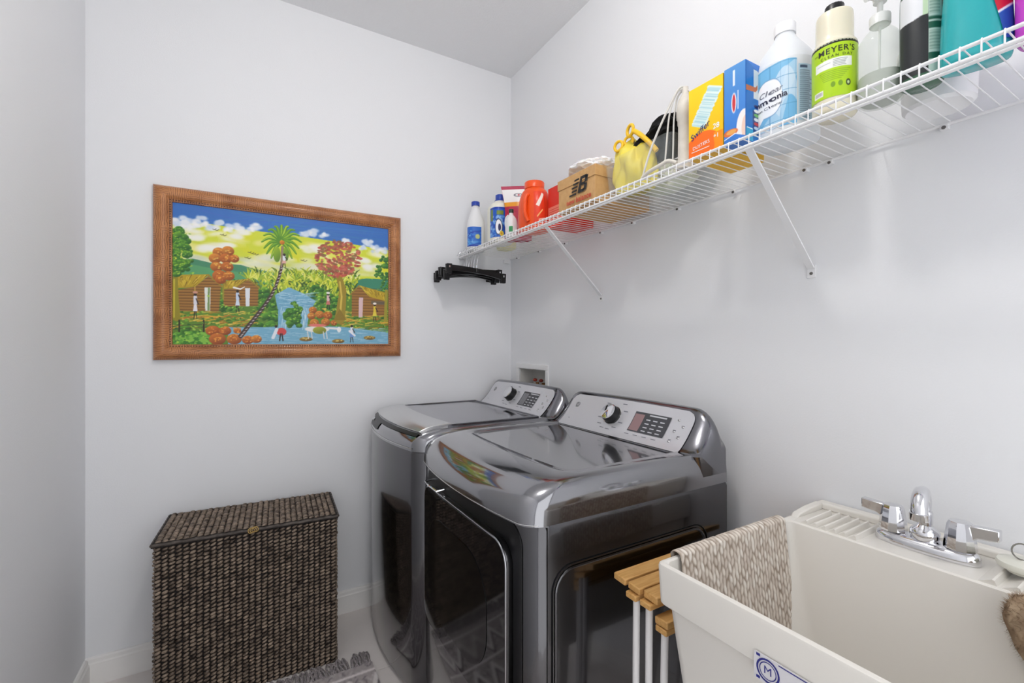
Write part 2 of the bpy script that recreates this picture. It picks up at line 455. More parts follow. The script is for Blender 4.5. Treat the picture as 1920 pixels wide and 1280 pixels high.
# banana grove
for k in range(420):
    x = rng.uniform(690, 1420); y = rng.uniform(650, 800) + (x - 690) * .01
    L = rng.uniform(30, 75); a = rng.choice([-1, 1]) * rng.uniform(.15, .9)
    c = rng.choice([(196, 206, 52), (170, 190, 44), (128, 160, 40), (84, 124, 34), (222, 226, 96), (56, 92, 28)])
    p = [(x, y), (x + L * math.sin(a) * .5, y - L * .55), (x + L * math.sin(a), y - L * .75)]
    R.line(TP(p), 13 * S_, c, 3 * S_)
for x in range(700, 1420, 62):
    for k in range(9):
        a = (k - 4) * .28 + rng.uniform(-.1, .1); L = rng.uniform(55, 85); y = 690 + (x - 700) * .02
        R.line(TP([(x, y), (x + L * math.sin(a) * .6, y - L * .7 * math.cos(a)), (x + L * math.sin(a), y - L * math.cos(a))]), 12 * S_, rng.choice([(206, 214, 60), (160, 184, 44), (228, 230, 110), (110, 146, 40)]), 2 * S_)
def clump(x, y, r, n, cols, dark, rr=.34):
    for k in range(n):
        a = rng.uniform(0, 2 * PI); d = r * math.sqrt(rng.random()); p = T(x + d * math.cos(a), y + d * math.sin(a))
        q = r * S_ * rr * rng.uniform(.8, 1.25); R.ell(p[0], p[1], q, q * .9, rng.choice(cols), shade=dark)
def dots(x0, x1, y0, y1, n, cols, sz=5):
    for k in range(n):
        p = T(rng.uniform(x0, x1), rng.uniform(y0, y1)); R.ell(p[0], p[1], sz * S_ * rng.uniform(.6, 1.4), sz * S_ * rng.uniform(.4, .9), rng.choice(cols), alpha=.9)
GR = [(110, 176, 52), (92, 160, 46), (140, 196, 60), (74, 146, 50)]; GD = (24, 70, 26)
OR = [(226, 140, 50), (236, 156, 60), (214, 120, 44)]; OD = (130, 62, 24)
# bushes by the river
for x, y, r in [(790, 800, 50), (830, 880, 60), (760, 960, 55), (850, 960, 60), (1150, 780, 50), (1200, 840, 60), (1250, 860, 50), (260, 860, 40), (540, 860, 44), (1290, 830, 40), (1570, 930, 34)]:
    clump(x, y, r, 16, GR, GD)
# ground strokes
for k in range(230):
    x = rng.choice([rng.uniform(190, 760), rng.uniform(1280, 1640)]); y = rng.uniform(895, 1020)
    R.line(TP([(x - rng.uniform(15, 50), y + 3), (x, y - 4), (x + rng.uniform(15, 50), y + 3)]), rng.uniform(5, 13) * S_, rng.choice([(226, 170, 54), (206, 190, 60), (96, 140, 44), (60, 104, 32), (230, 196, 90), (150, 160, 48), (176, 112, 34)]), 2 * S_, .85)
# river
RIV = TP([(868, 790), (960, 738), (1060, 780), (1140, 830), (1100, 900), (1080, 1000), (1300, 1000), (1640, 1040), (1640, 1125), (560, 1125), (560, 1005), (800, 1005), (890, 1000), (890, 900)])
R.poly(RIV, (120, 176, 204))
for k in range(150):
    x = rng.uniform(880, 1110); y = rng.uniform(770, 880); R.line(TP([(x, y), (x + rng.uniform(20, 60), y + rng.uniform(-2, 6))]), 4 * S_, rng.choice([(176, 212, 228), (88, 146, 186), (210, 230, 238), (104, 160, 196)]), 2 * S_, .7)
for k in range(80):
    x = rng.choice([rng.uniform(895, 950), rng.uniform(1050, 1090)]); y = rng.uniform(870, 990); R.line(TP([(x, y), (x + rng.uniform(-4, 4), y + rng.uniform(20, 50))]), 4 * S_, rng.choice([(196, 222, 236), (120, 176, 208), (230, 240, 244)]), 2 * S_, .7)
for k in range(240):
    x = rng.uniform(640, 1640); y = rng.uniform(1010, 1122); R.line(TP([(x, y), (x + rng.uniform(20, 70), y + rng.uniform(-2, 2))]), 4 * S_, rng.choice([(170, 206, 224), (92, 156, 192), (196, 222, 232), (110, 170, 200)]), 2 * S_, .6)
clump(1000, 930, 58, 22, GR, GD)
clump(1000, 880, 40, 8, GR, GD); clump(1000, 970, 44, 9, GR, GD)
# orange bushes right bank
for x, y, r in [(1120, 890, 26), (1165, 920, 30), (1110, 930, 26), (1220, 925, 30), (1130, 975, 30), (1205, 970, 30), (1260, 975, 22)]:
    p = T(x, y); R.ell(p[0], p[1], r * S_, r * S_ * .9, OR[rng.randrange(3)], shade=OD); dots(x - 16, x + 16, y - 16, y + 12, 7, [(240, 180, 90), (228, 150, 60)], 4)
dots(1180, 1260, 880, 900, 10, [(230, 200, 90), (200, 180, 60)], 8)
# huts
def hut(wall, roof, door, post=None):
    R.poly(TP(wall), (150, 104, 46)); ys = [p[1] for p in wall]; xs = [p[0] for p in wall]
    y = min(ys) + 14
    while y < max(ys):
        a = T(min(xs), y); b = T(max(xs), y + 4)
        R.line([a, b], 3.2 * S_, (70, 42, 18), alpha=.8); R.line([(a[0], a[1] - 5 * S_), (b[0], b[1] - 5 * S_)], 4 * S_, (196, 146, 70), alpha=.6); y += 19
def roof(pts, base, hi, lo, ax):
    R.poly(TP(pts), base)
    for k in range(46):
        t = rng.random(); u = rng.random(); a, b, c, d = pts
        p = (a[0] + (b[0] - a[0]) * t, a[1] + (b[1] - a[1]) * t); q = (d[0] + (c[0] - d[0]) * t, d[1] + (c[1] - d[1]) * t)
        m0 = rng.uniform(0, .6); m1 = m0 + rng.uniform(.2, .4)
        R.line(TP([(p[0] + (q[0] - p[0]) * m0, p[1] + (q[1] - p[1]) * m0), (p[0] + (q[0] - p[0]) * m1, p[1] + (q[1] - p[1]) * m1)]), 5 * S_, rng.choice([hi, lo, base]), 2 * S_)
YR = ((188, 158, 36), (222, 194, 66), (126, 100, 24))
hut([(222, 760), (340, 740), (430, 668), (512, 735), (500, 900), (340, 900), (225, 900)], None, None)
roof([(222, 660), (440, 655), (345, 738), (225, 748)], *YR, 0); R.line(TP([(430, 660), (520, 735)]), 10 * S_, (160, 128, 40))
R.poly(TP([(405, 742), (445, 742), (442, 898), (410, 898)]), (232, 234, 226)); R.poly(TP([(428, 744), (440, 744), (438, 896), (424, 896)]), (120, 150, 90)); R.line(TP([(343, 740), (343, 800)]), 5 * S_, (210, 170, 80))
hut([(530, 755), (610, 745), (690, 690), (760, 745), (755, 862), (530, 868)], None, None)
roof([(530, 700), (700, 683), (615, 742), (532, 752)], *YR, 0); R.line(TP([(692, 684), (765, 742)]), 8 * S_, (160, 128, 40))
R.poly(TP([(672, 745), (704, 745), (700, 866), (676, 866)]), (226, 230, 236)); R.line(TP([(528, 700), (528, 815)]), 10 * S_, (150, 140, 44))
hut([(1380, 780), (1430, 730), (1500, 800), (1620, 800), (1610, 925), (1380, 930)], None, None)
roof([(1428, 722), (1600, 770), (1615, 830), (1500, 800)], *YR, 0); R.line(TP([(1370, 785), (1428, 724)]), 8 * S_, (160, 128, 40))
R.poly(TP([(1428, 805), (1456, 805), (1452, 938), (1426, 938)]), (222, 190, 192)); R.rect(*[T(1510, 850)[0], T(1600, 850)[0], T(1510, 850)[1], T(1510, 826)[1]], (90, 90, 84), .7)
# left tree, right tree
R.line(TP([(216, 680), (214, 800), (222, 945)]), 26 * S_, (150, 138, 34), 40 * S_); R.line(TP([(208, 690), (206, 940)]), 8 * S_, (206, 190, 60))
for x, y, r in [(230, 390, 40), (260, 440, 55), (215, 470, 40), (265, 510, 50), (220, 560, 45), (285, 585, 40), (225, 625, 40)]: clump(x, y, r, 16, [(96, 160, 44), (128, 186, 50), (70, 136, 44)], (30, 84, 34)); dots(x - r, x + r, y - r, y + r * .6, 24, [(168, 206, 60), (120, 180, 60)], 4)
for x, y, r in [(1600, 560, 34), (1580, 610, 40), (1610, 660, 34), (1560, 650, 30), (1605, 720, 30)]: clump(x, y, r, 12, [(84, 150, 60), (110, 170, 60)], (26, 76, 40))
R.line(TP([(1612, 760), (1606, 960)]), 22 * S_, (160, 150, 50))
# orange tree
for x, y, r in [(500, 510, 34), (560, 500, 34), (475, 550, 34), (545, 550, 34), (600, 550, 28), (485, 605, 34), (555, 605, 34), (505, 665, 40), (565, 665, 32), (510, 690, 30)]:
    p = T(x, y); R.ell(p[0], p[1], r * S_, r * S_ * .92, OR[rng.randrange(3)], shade=OD); dots(x - 20, x + 20, y - 22, y + 10, 10, [(240, 170, 70), (230, 190, 90), (220, 130, 50)], 5)
# red tree
R.line(TP([(1290, 650), (1320, 760), (1312, 850), (1300, 950)]), 40 * S_, (156, 134, 40), 70 * S_); R.line(TP([(1300, 700), (1312, 800), (1300, 940)]), 10 * S_, (214, 186, 80), 14 * S_)
R.poly(TP([(1255, 960), (1300, 880), (1345, 955)]), (140, 116, 34))
for k in range(330):
    a = rng.uniform(0, 2 * PI); d = math.sqrt(rng.random()); x = 1290 + 150 * d * math.cos(a); y = 545 + 125 * d * math.sin(a)
    p = T(x, y); R.ell(p[0], p[1], rng.uniform(8, 18) * S_, rng.uniform(6, 10) * S_, rng.choice([(176, 92, 74), (196, 84, 70), (150, 78, 60), (206, 110, 92), (132, 104, 64)]), rng.uniform(-.6, .6), .85)
# foreground
clump(280, 1070, 60, 20, GR, GD); 
for k in range(90): 
    x = rng.uniform(200, 440); y = rng.uniform(1040, 1118); p = T(x, y); R.ell(p[0], p[1], 16 * S_, 9 * S_, rng.choice([(96, 164, 54), (60, 124, 40), (132, 190, 70)]), rng.uniform(-.8, .8))
for x, y, r in [(460, 1030, 40), (540, 1030, 34), (490, 1085, 46), (600, 1085, 42), (690, 1090, 34), (745, 1085, 32), (620, 1030, 22)]:
    p = T(x, y); R.ell(p[0], p[1], r * S_, r * S_ * .8, OR[rng.randrange(3)], shade=OD); dots(x - 24, x + 24, y - 22, y + 14, 12, [(236, 160, 64), (206, 110, 40)], 5)
# fence posts left, stones in the water
for x in (240, 400): R.line(TP([(x, 960), (x, 1035)]), 8 * S_, (40, 30, 24))
R.line(TP([(200, 1000), (420, 985)]), 3 * S_, (60, 50, 40)); R.line(TP([(200, 1020), (420, 1005)]), 3 * S_, (60, 50, 40))
for x, y in [(1075, 1085), (1290, 1098), (1500, 1075)]:
    p = T(x, y); R.ell(p[0], p[1], 42 * S_, 15 * S_, (176, 140, 60), shade=(100, 76, 36)); dots(x - 25, x + 25, y - 10, y + 4, 8, [(220, 196, 110)], 5)
# palm
tr = [(642, 1065), (700, 990), (770, 900), (840, 800), (885, 700), (912, 600), (918, 470)]
R.line(TP([tuple(p) for p in [(v.x, v.y) for v in bezier([(a, b, 0) for a, b in tr], 6)]]), 27 * S_, (70, 52, 50), 14 * S_)
bt = bezier([(a, b, 0) for a, b in tr], 9)
for i in range(0, len(bt) - 6, 2):
    p = T(bt[i].x, bt[i].y); R.ell(p[0] + 2 * S_, p[1], 8 * S_, 2.6 * S_, (214, 206, 204), .5)
for k in range(15):
    a = -PI / 2 + (k - 7) * .36; L = 132 if abs(k - 7) < 5 else 118
    mid = (912 + L * .6 * math.cos(a), 432 + L * .62 * math.sin(a) - 10); tip = (912 + L * math.cos(a), 432 + L * math.sin(a) * .95 + 22)
    cv = bezier([(912, 432, 0), (mid[0], mid[1], 0), (tip[0], tip[1], 0)], 8)
    R.line(TP([(v.x, v.y) for v in cv]), 30 * S_, (84, 142, 34), 8 * S_)
    R.line(TP([(v.x, v.y - 4) for v in cv]), 13 * S_, rng.choice([(146, 190, 44), (170, 204, 60), (120, 172, 40)]), 3 * S_)
p = T(916, 440); R.ell(p[0], p[1], 15 * S_, 15 * S_, (230, 160, 40), shade=(180, 90, 20)); R.ell(T(882, 520)[0], T(882, 520)[1], 22 * S_, 52 * S_, (154, 190, 40), shade=(90, 130, 30)); R.ell(T(938, 520)[0], T(938, 520)[1], 20 * S_, 46 * S_, (140, 180, 40), shade=(80, 120, 30))
R.line(TP([(918, 470), (913, 600)]), 12 * S_, (150, 130, 110))
# birds
for x, y in [(520, 395), (700, 510), (730, 520), (680, 545), (1050, 560), (470, 360)]:
    for d in (0, 18): R.line(TP([(x + d - 10, y - 4 + d * .3), (x + d, y + d * .3), (x + d + 12, y - 6 + d * .3)]), 3 * S_, (60, 60, 40))
# people and animals (small dabs of colour)
def fig(x, y, h, top, skirt, load=None, lean=0):
    def Q(dx, dy): return T(x + dx + lean * dy * -.3, y + dy)
    hl = h * .36
    R.line([Q(-3, -hl), Q(-9, 0)], 6 * S_, (34, 26, 26), 4 * S_); R.line([Q(3, -hl), Q(10, 0)], 6 * S_, (34, 26, 26), 4 * S_)
    R.poly([Q(-7, -h * .62), Q(7, -h * .62), Q(15, -hl * .8), Q(-15, -hl * .8)], skirt); R.line([Q(0, -h * .82), Q(0, -h * .58)], 19 * S_, top)
    R.line([Q(6, -h * .76), Q(20, -h * .55)], 6 * S_, (40, 28, 26)); q = Q(0, -h * .92); R.ell(q[0], q[1], 8 * S_, 9 * S_, (40, 28, 26))
    if load: q = Q(0, -h * 1.0); R.ell(q[0], q[1], 13 * S_, 8 * S_, load)
fig(345, 950, 175, (224, 222, 232), (236, 232, 240), (206, 150, 130)); fig(622, 905, 150, (200, 214, 236), (214, 226, 240), None)
R.line(TP([(598, 742), (640, 752), (668, 738)]), 12 * S_, (240, 240, 240), 5 * S_)
fig(1222, 885, 110, (224, 190, 190), (206, 120, 110), (236, 232, 224)); fig(1534, 965, 120, (226, 200, 60), (226, 206, 70), (250, 240, 230)); fig(928, 605, 90, (226, 232, 236), (226, 176, 160), None, .1)
# two bathers and a laden donkey in the river
R.line(TP([(878, 1040), (920, 1030)]), 22 * S_, (226, 226, 232)); R.ell(*T(912, 1035), 30 * S_, 26 * S_, (206, 70, 70)); R.line(TP([(905, 1050), (900, 1095)]), 8 * S_, (40, 30, 28)); R.line(TP([(915, 1050), (922, 1095)]), 8 * S_, (40, 30, 28)); R.ell(*T(876, 1000), 8 * S_, 9 * S_, (40, 28, 26)); R.line(TP([(880, 1020), (856, 1075)]), 20 * S_, (226, 232, 240))
R.ell(*T(1150, 1018), 80 * S_, 22 * S_, (236, 232, 228)); R.ell(*T(1165, 1025), 44 * S_, 26 * S_, (176, 180, 60), shade=(110, 120, 40)); R.ell(*T(1150, 992), 60 * S_, 10 * S_, (226, 120, 110)); R.line(TP([(1225, 1010), (1290, 1015)]), 14 * S_, (230, 228, 226)); R.ell(*T(1295, 1020), 14 * S_, 20 * S_, (240, 240, 240))
for x in (1085, 1110, 1190, 1210): R.line(TP([(x, 1035), (x + 6, 1080)]), 6 * S_, (226, 222, 216))
fig(1380, 1105, 118, (236, 236, 244), (110, 150, 210), None); R.line(TP([(1365, 1030), (1400, 1060)]), 14 * S_, (240, 240, 246))
cx0, cx1, cz0, cz1 = PX0 + fw, PX1 - fw, PZ0 + fw, PZ1 - fw
# leafy highlights and shadow flecks over the foliage
for k in range(900):
    x = rng.uniform(200, 1630); y = rng.uniform(640, 1110); p = T(x, y); i = min(R.W - 1, max(0, int(p[0] / AS * (R.W - 1)))); j = min(R.H - 1, max(0, int(p[1] * (R.H - 1)))); c = R.a[j, i]
    if c[1] > c[0] * 1.12 and c[1] > c[2] * 1.3:
        R.ell(p[0], p[1], rng.uniform(4, 9) * S_, rng.uniform(3, 6) * S_, rng.choice([(150, 206, 70), (176, 216, 80), (40, 96, 34), (104, 176, 56)]), rng.uniform(-1, 1), .8)
    elif c[0] > c[2] * 2.2 and c[0] > 190 and c[1] < c[0] * .68: R.ell(p[0], p[1], rng.uniform(3, 7) * S_, rng.uniform(3, 5) * S_, rng.choice([(244, 180, 84), (170, 84, 30), (236, 150, 60)]), 0, .8)
R.build('canvas', lambda u, v: FR(cx0 + (cx1 - cx0) * u, -.014, cz0 + (cz1 - cz0) * v), M_PAINT, pic, 'painted tropical village with palm tree, huts and river')
MB().box(*[FR(PX0 + .02, 0, 0)[0], FR(PX1 - .02, 0, 0)[0]], -.001, -.012, .02, PZ1 - PZ0 - .02).build('backing_board', mat('board', (120, 90, 60), .9), pic)

# ------------------------------------------------------------------ wicker hamper
HW, HD, HH = .585, .30, .585
hamper = thing('laundry_hamper', 'tall dark brown woven wicker laundry hamper with a closed lid', 'hamper', (-1.2645, -.170, 0), -.055)
M_WICK = mat('wicker_strand', (46, 36, 30), .42, vary=(45, (160, 142, 125), 6), rnd=50, spec=.4)
M_WCORE = mat('wicker_core', (22, 16, 14), .8)
MB().box(-HW / 2 + .008, HW / 2 - .008, -HD / 2 + .008, HD / 2 - .008, .0, HH - .02).build('basket_core', M_WCORE, hamper)
rg = random.Random(3)
def cord_mesh(L, w, pitch, seed):
    mb = MB(); r = random.Random(seed); n = int(L / pitch)
    for k in range(n):
        z = (k + .5) * L / n + r.uniform(-.0012, .0012); t = .40 + r.uniform(-.14, .14)
        rot = Matrix.Rotation(-t, 3, 'Y')
        mb.ball((r.uniform(-.0006, .0006), r.uniform(-.0008, .0008), z), w * .53, .0066 * r.uniform(.8, 1.2), pitch * .40 * r.uniform(.85, 1.2), 7, 5, rot)
    me = mb.mesh('woven_cord', 80); me.materials.append(M_WICK); return me
NC = 29; pw = (HW - .012) / NC; bodyH = HH - .022
cv = [cord_mesh(bodyH, pw, .0132, s) for s in range(5)]
def cord(me, loc, rot):
    o = bpy.data.objects.new('woven_cord', me); COL.objects.link(o); o.parent = hamper; o.location = loc; o.rotation_euler = rot
for k in range(NC):
    x = -HW / 2 + .006 + (k + .5) * pw
    cord(cv[(k * 3 + k // 5) % 5], (x, -HD / 2 + .006, .0), (0, 0, 0))
    cord(cv[(k * 2 + 1) % 5], (x, HD / 2 - .006, .0), (0, 0, PI))
NS = 15; ps = (HD - .012) / NS
for k in range(NS):
    y = -HD / 2 + .006 + (k + .5) * ps
    cord(cv[(k * 2) % 5], (HW / 2 - .006, y, 0), (0, 0, PI / 2)); cord(cv[(k * 3 + 2) % 5], (-HW / 2 + .006, y, 0), (0, 0, -PI / 2))
lid = MB().box(-HW / 2 - .001, HW / 2 + .001, -HD / 2 - .002, HD / 2, HH - .02, HH - .007).build('lid', M_WCORE, hamper)
cl = [cord_mesh(HD - .012, pw * 1.02, .0135, 20 + s) for s in range(3)]
for k in range(NC):
    o = bpy.data.objects.new('woven_cord', cl[k % 3]); COL.objects.link(o); o.parent = lid
    o.location = (-HW / 2 + .006 + (k + .5) * pw, -HD / 2 + .006, HH - .0065); o.rotation_euler = (-PI / 2, 0, 0)
M_WEDGE = mat('wicker_edge', (58, 50, 46), .55, vary=(60, (92, 84, 78)))
def edge_rope(p0, p1, r=.0055):
    n = 30; return MB().tube([Vector(p0).lerp(Vector(p1), k / n) + Vector((0, 0, .0006 * math.sin(k * 2.1))) for k in range(n + 1)], r, 8)
zz = HH - .012
for a, b in (((-HW / 2, -HD / 2, zz), (HW / 2, -HD / 2, zz)), ((HW / 2, -HD / 2, zz), (HW / 2, HD / 2, zz)), ((HW / 2, HD / 2, zz), (-HW / 2, HD / 2, zz)), ((-HW / 2, HD / 2, zz), (-HW / 2, -HD / 2, zz))):
    edge_rope(a, b).build('lid_edge', M_WEDGE, hamper)
lp = MB()
for k in range(3): lp.tube([(.004 * math.cos(a) * 2.6 - .002 + k * .006, -HD / 2 - .006 - .003 * math.sin(a * 2 + k), HH - .012 + .009 * math.sin(a) + k * .001) for a in [2 * PI * i / 14 for i in range(14)]], .0016, 6, closed=True)
lp.build('loop_clasp', mat('straw_loop', (176, 146, 88), .7), hamper, label='pale straw loop at the lid front')

# ------------------------------------------------------------------ washer and dryer
def outline(xf, xr, hw, r, bow, n=7, nf=16):
    """plan ring: front at -x (xf), rear xr"""
    pts = []
    pts.append((xr, -hw)); 
    for k in range(1, 6): pts.append((xr + (xf + r - xr) * k / 6, -hw))
    for k in range(n + 1):
        a = PI / 2 * k / n; pts.append((xf + r - r * math.sin(a), -hw + r - r * math.cos(a)))
    for k in range(1, nf): pts.append((xf, -hw + r + (2 * hw - 2 * r) * k / nf))
    for k in range(n + 1):
        a = PI / 2 * k / n; pts.append((xf + r - r * math.cos(a), hw - r + r * math.sin(a)))
    for k in range(5, 0, -1): pts.append((xr + (xf + r - xr) * k / 6, hw))
    pts.append((xr, hw))
    return [(x - bow * max(0, 1 - (y / hw) ** 2) * (max(0, min(1, (x - xr) / (xf - xr))) ** 3), y) for x, y in pts]
def ring(z, *a, **k): return [(x, y, z) for x, y in outline(*a, **k)]

def face_curve(t, xb, zb, xt, zt):
    """console face: t 0 bottom .. 1 top, slightly concave; returns (x,z)"""
    x = xb + (xt - xb) * (t ** 0.92); z = zb + (zt - zb) * (t ** 1.35)
    return x, z

def machine(name, label, loc, hw, DECK, SEAM, CT, front, bow, kind):
    """local frame: x=0 rear, -x front, y centred, z up"""
    t = thing(name, label, 'washing machine' if kind == 'washer' else 'clothes dryer', loc)
    L = -front; rc = .045
    # body
    bowb = bow if kind == 'washer' else .012
    xfb = front if kind == 'washer' else front + .006
    body = MB().loft([ring(.018, xfb + .004, 0, hw - .004, rc, bowb), ring(.03, xfb, 0, hw, rc, bowb), ring(SEAM - .012, xfb, 0, hw, rc, bowb), ring(SEAM - .004, xfb + .005, 0, hw - .004, rc, bowb), ring(SEAM + .004, xfb + .006, 0, hw - .005, rc, bowb)])
    body.build('cabinet', M_BODY, t, angle=50)
    for sx in (-.06, front + .07):
        for sy in (-hw + .06, hw - .06): MB().lathe([(.02, 0), (.02, .02)], 12, (sx, sy, 0)).build('foot', M_BLACK, t)
    # deck : rolled front edge
    rings = []; If = .130; Is = .032
    N = 12
    rings.append(ring(SEAM - .002, front + .012, 0, hw - .01, rc, bow)); rings.append(ring(SEAM - .002, front, 0, hw, rc, bow))
    for k in range(N + 1):
        a = PI / 2 * k / N
        ins = 1 - max(0, math.cos(a)) ** .80
        rings.append(ring(SEAM + .004 + (DECK - SEAM - .004) * math.sin(a) ** .80, front + If * ins, -.0, hw - Is * ins, rc + .012 * ins, bow * (1 - .35 * ins)))
    # shallow recessed lid field
    lf, ls = (If + .022, Is + .03) if kind == 'dryer' else (If - .03, Is - .004)
    if kind == 'dryer':
        for dz, di in ((0, 0), (-.003, .004), (-.0065, .008), (-.007, .014)):
            rings.append(ring(DECK + dz, front + lf + di, -.10 - di, hw - ls - di, rc * .8, bow * .35))
    else:
        rings.append(ring(DECK, front + If + .01, -.02, hw - Is - .01, rc, bow * .5))
    MB().loft(rings, False, True).build('top_deck', M_DECK, t, angle=50)
    # console
    xb, zb, xt, zt = (-.150, DECK - .006, -.045, CT - .006)
    NW = 34
    def csec(y):
        e = hw - abs(y); rr = .075; q = min(1, max(0, e / rr)); s = math.sqrt(max(0, 1 - (1 - q) ** 2)); s = .0 + s
        dome = 1 - .05 * (y / hw) ** 2
        h = (zt - zb) * (.12 + .88 * s) * dome
        pts = []
        for k in range(11):
            x, z = face_curve(k / 10, xb + .035 * (1 - s), zb, xt, zb + h); pts.append((x, y, z))
        rx = .016
        for k in range(1, 6):
            a = PI / 2 * k / 5; pts.append((xt + .022 * math.sin(a) , y, zb + h + .006 * (math.sin(a * 2)) * s + (-.012) * (1 - math.cos(a))))
        zr = zb + h - .012
        pts.append((-.004, y, zb + (zr - zb) * .55)); pts.append((-.002, y, SEAM + .004 if e < .004 else SEAM + .006)); pts.append((xb + .05, y, SEAM + .006))
        return pts
    ys = [-hw + .0005] + [(-hw + .0005) + .075 * (1 - math.cos(PI / 2 * k / 8)) for k in range(1, 9)]
    mid = [ys[-1] + (-2 * ys[-1]) * k / 16 for k in range(1, 16)]
    allY = ys + mid + [-y for y in reversed(ys)]
    MB().loft([csec(y) for y in allY]).build('console', M_BODY if False else M_DECK2, t, angle=40)
    # control panel following the face
    pw_ = hw - .058
    def panel_pt(u, v, off=.0016):
        y = -pw_ + 2 * pw_ * u
        dome = 1 - .05 * (y / hw) ** 2
        tt = .05 + .90 * v
        x, z = face_curve(tt, xb, zb, xt, zb + (zt - zb) * dome)
        x2, z2 = face_curve(tt + .01, xb, zb, xt, zb + (zt - zb) * dome)
        n = Vector((-(z2 - z), 0, (x2 - x))).normalized()
        if n.x > 0: n = -n
        return Vector((x, y, z)) + n * off
    pan = MB()
    rr = rrect(0, 1, 0, 1, .08, 5)
    NU, NV = 30, 10
    # rounded panel built as stacked rows, the width shrinks near top/bottom corners
    def rowpt(u, v):
        c = .05; sh = 0
        if v < c * 1.6: sh = .02 * (1 - math.sqrt(max(0, 1 - ((c * 1.6 - v) / (c * 1.6)) ** 2)))
        if v > 1 - .22: sh = .05 * (1 - math.sqrt(max(0, 1 - ((v - .78) / .22) ** 2)))
        return panel_pt(sh + (1 - 2 * sh) * u, v)
    pan.grid(NU, NV + 12, lambda u, v: rowpt(u, v))
    PANEL = pan.build('control_panel', M_PANEL, t, angle=80)
    # u runs from right (-y = nearest camera) to left (+y); photo left = +y
    def on(u, v, off=.002): return panel_pt(1 - u, v, off)     # u: 0 left in view .. 1 right
    # knob
    ku, kv = (.41 if kind == 'washer' else .435, .60)
    c = on(ku, kv, .001); c2 = on(ku, kv + .02, .001); up = (c2 - c).normalized(); side = Vector((0, -1, 0)); nn = side.cross(up).normalized()
    if nn.x > 0: nn = -nn
    Mk = Matrix((( side.x, up.x, nn.x, c.x), (side.y, up.y, nn.y, c.y), (side.z, up.z, nn.z, c.z), (0, 0, 0, 1)))
    k1 = MB().lathe([(.035, 0), (.035, .002), (.0325, .004), (.0312, .027), (.0305, .0285)], 32).xf(Mk).build('knob', M_BLACK, t)
    MB().lathe([(.0302, .0282), (.0302, .030), (.027, .0315), (.004, .0322)], 32).xf(Mk).build('knob_face', M_CHROME, k1)
    MB().lathe([(.0395, .0002), (.0395, .0016), (.035, .002)], 32).xf(Mk).build('knob_ring', M_STRIP, t)
    # display
    def patch(u0, u1, v0, v1, off, nm, m, par, nu=8, nv=6):
        return MB().grid(nu, nv, lambda a, b: on(u0 + (u1 - u0) * a, v0 + (v1 - v0) * b, off)).build(nm, m, par, angle=80)
    d0, d1, e0, e1 = (.585, .815, .30, .80) if kind == 'washer' else (.605, .862, .30, .80)
    D = patch(d0, d1, e0, e1, .0028, 'display', M_DISP, t)
    if kind == 'dryer': patch(d0 + .005, d0 + .075, e0 + .03, e1 - .05, .0031, 'indicator_window', mat('display_tint', (150, 120, 122), .3), D)
    else: patch(d0 + .01, d0 + .085, e0 + .03, e1 - .05, .0031, 'indicator_window', mat('display_tint_grey', (120, 121, 126), .3), D)
    mk = MB()
    for i in range(3):
        for j in range(4):
            a = d0 + .098 + i * .050; b = e0 + .05 + j * .095
            mk.grid(2, 2, lambda p, q: on(a + p * .030, b + q * .026, .0034))
    mk.grid(2, 2, lambda p, q: on(d0 + .11 + p * .12, e1 - .06 + q * .03, .0034))
    mk.build('display_marks', M_MARK, D)
    # cycle print round the knob and small buttons
    pr = MB()
    for i in range(12):
        a = PI * (.12 + i * .16); uu = ku + .098 * math.cos(a); vv = kv + .40 * math.sin(a)
        if vv < .1 or vv > .95: continue
        pr.grid(2, 2, lambda p, q: on(uu + (p - .5) * .035, vv + (q - .5) * .022, .0022))
    for i in range(5): pr.grid(2, 2, lambda p, q: on(.90 + (i % 2) * .04 + p * .018, .3 + i * .12 + q * .02, .0022))
    for i in range(4): pr.grid(2, 2, lambda p, q: on(.60 + i * .065 + p * .033, .2 + q * .02, .0022))
    pr.grid(2, 2, lambda p, q: on(.06 + p * .012, .28 + q * .02, .0022))
    pr.build('cycle_print', M_MARKD, t)
    bt = MB()
    for i in range(5):
        cc = on(.91 + (i % 2) * .04, .26 + i * .13, .001); bt.ball(cc, .004, .006, .004, 10, 6)
    bt.build('buttons', M_STRIP, t)
    # round maker's badge
    cb = on(.075, .72, .0012); cb2 = on(.075, .74, .0012); upb = (cb2 - cb).normalized(); nb_ = side.cross(upb).normalized()
    if nb_.x > 0: nb_ = -nb_
    Mb = Matrix(((side.x, upb.x, nb_.x, cb.x), (side.y, upb.y, nb_.y, cb.y), (side.z, upb.z, nb_.z, cb.z), (0, 0, 0, 1)))
    B = MB().lathe([(.012, .0003), (.012, .0014), (.0115, .0018)], 24).xf(Mb).build('badge', mat('badge_grey', (120, 121, 128), .3, metal=.8), t)
    lg = MB(); lg.tube([(.0098 * math.cos(a), .0098 * math.sin(a), .0021) for a in [2 * PI * i / 24 for i in range(24)]], .0006, 5, closed=True)
    text_on(lg, 'GE', .0115, lambda x, y: (x, y, .0023)); lg.xf(Mb).build('badge_letters', M_INKW, B)
    return t, on, panel_pt

M_DECK2 = mat('graphite_console', (112, 112, 118), 0.17, metal=1.0, coat=.8, coat_ior=1.8)
WX, WY = -.088, -.355
DX, DY = -.085, -1.047
washer, won, _ = machine('washing_machine', 'graphite top-loading washing machine in the corner of the room', (WX, WY, 0), .335, .942, .868, 1.062, -.688, .048, 'washer')
dryer, don, _ = machine('clothes_dryer', 'graphite front-door clothes dryer standing beside the wooden rack', (DX, DY, 0), .347, .940, .850, 1.062, -.680, .035, 'dryer')

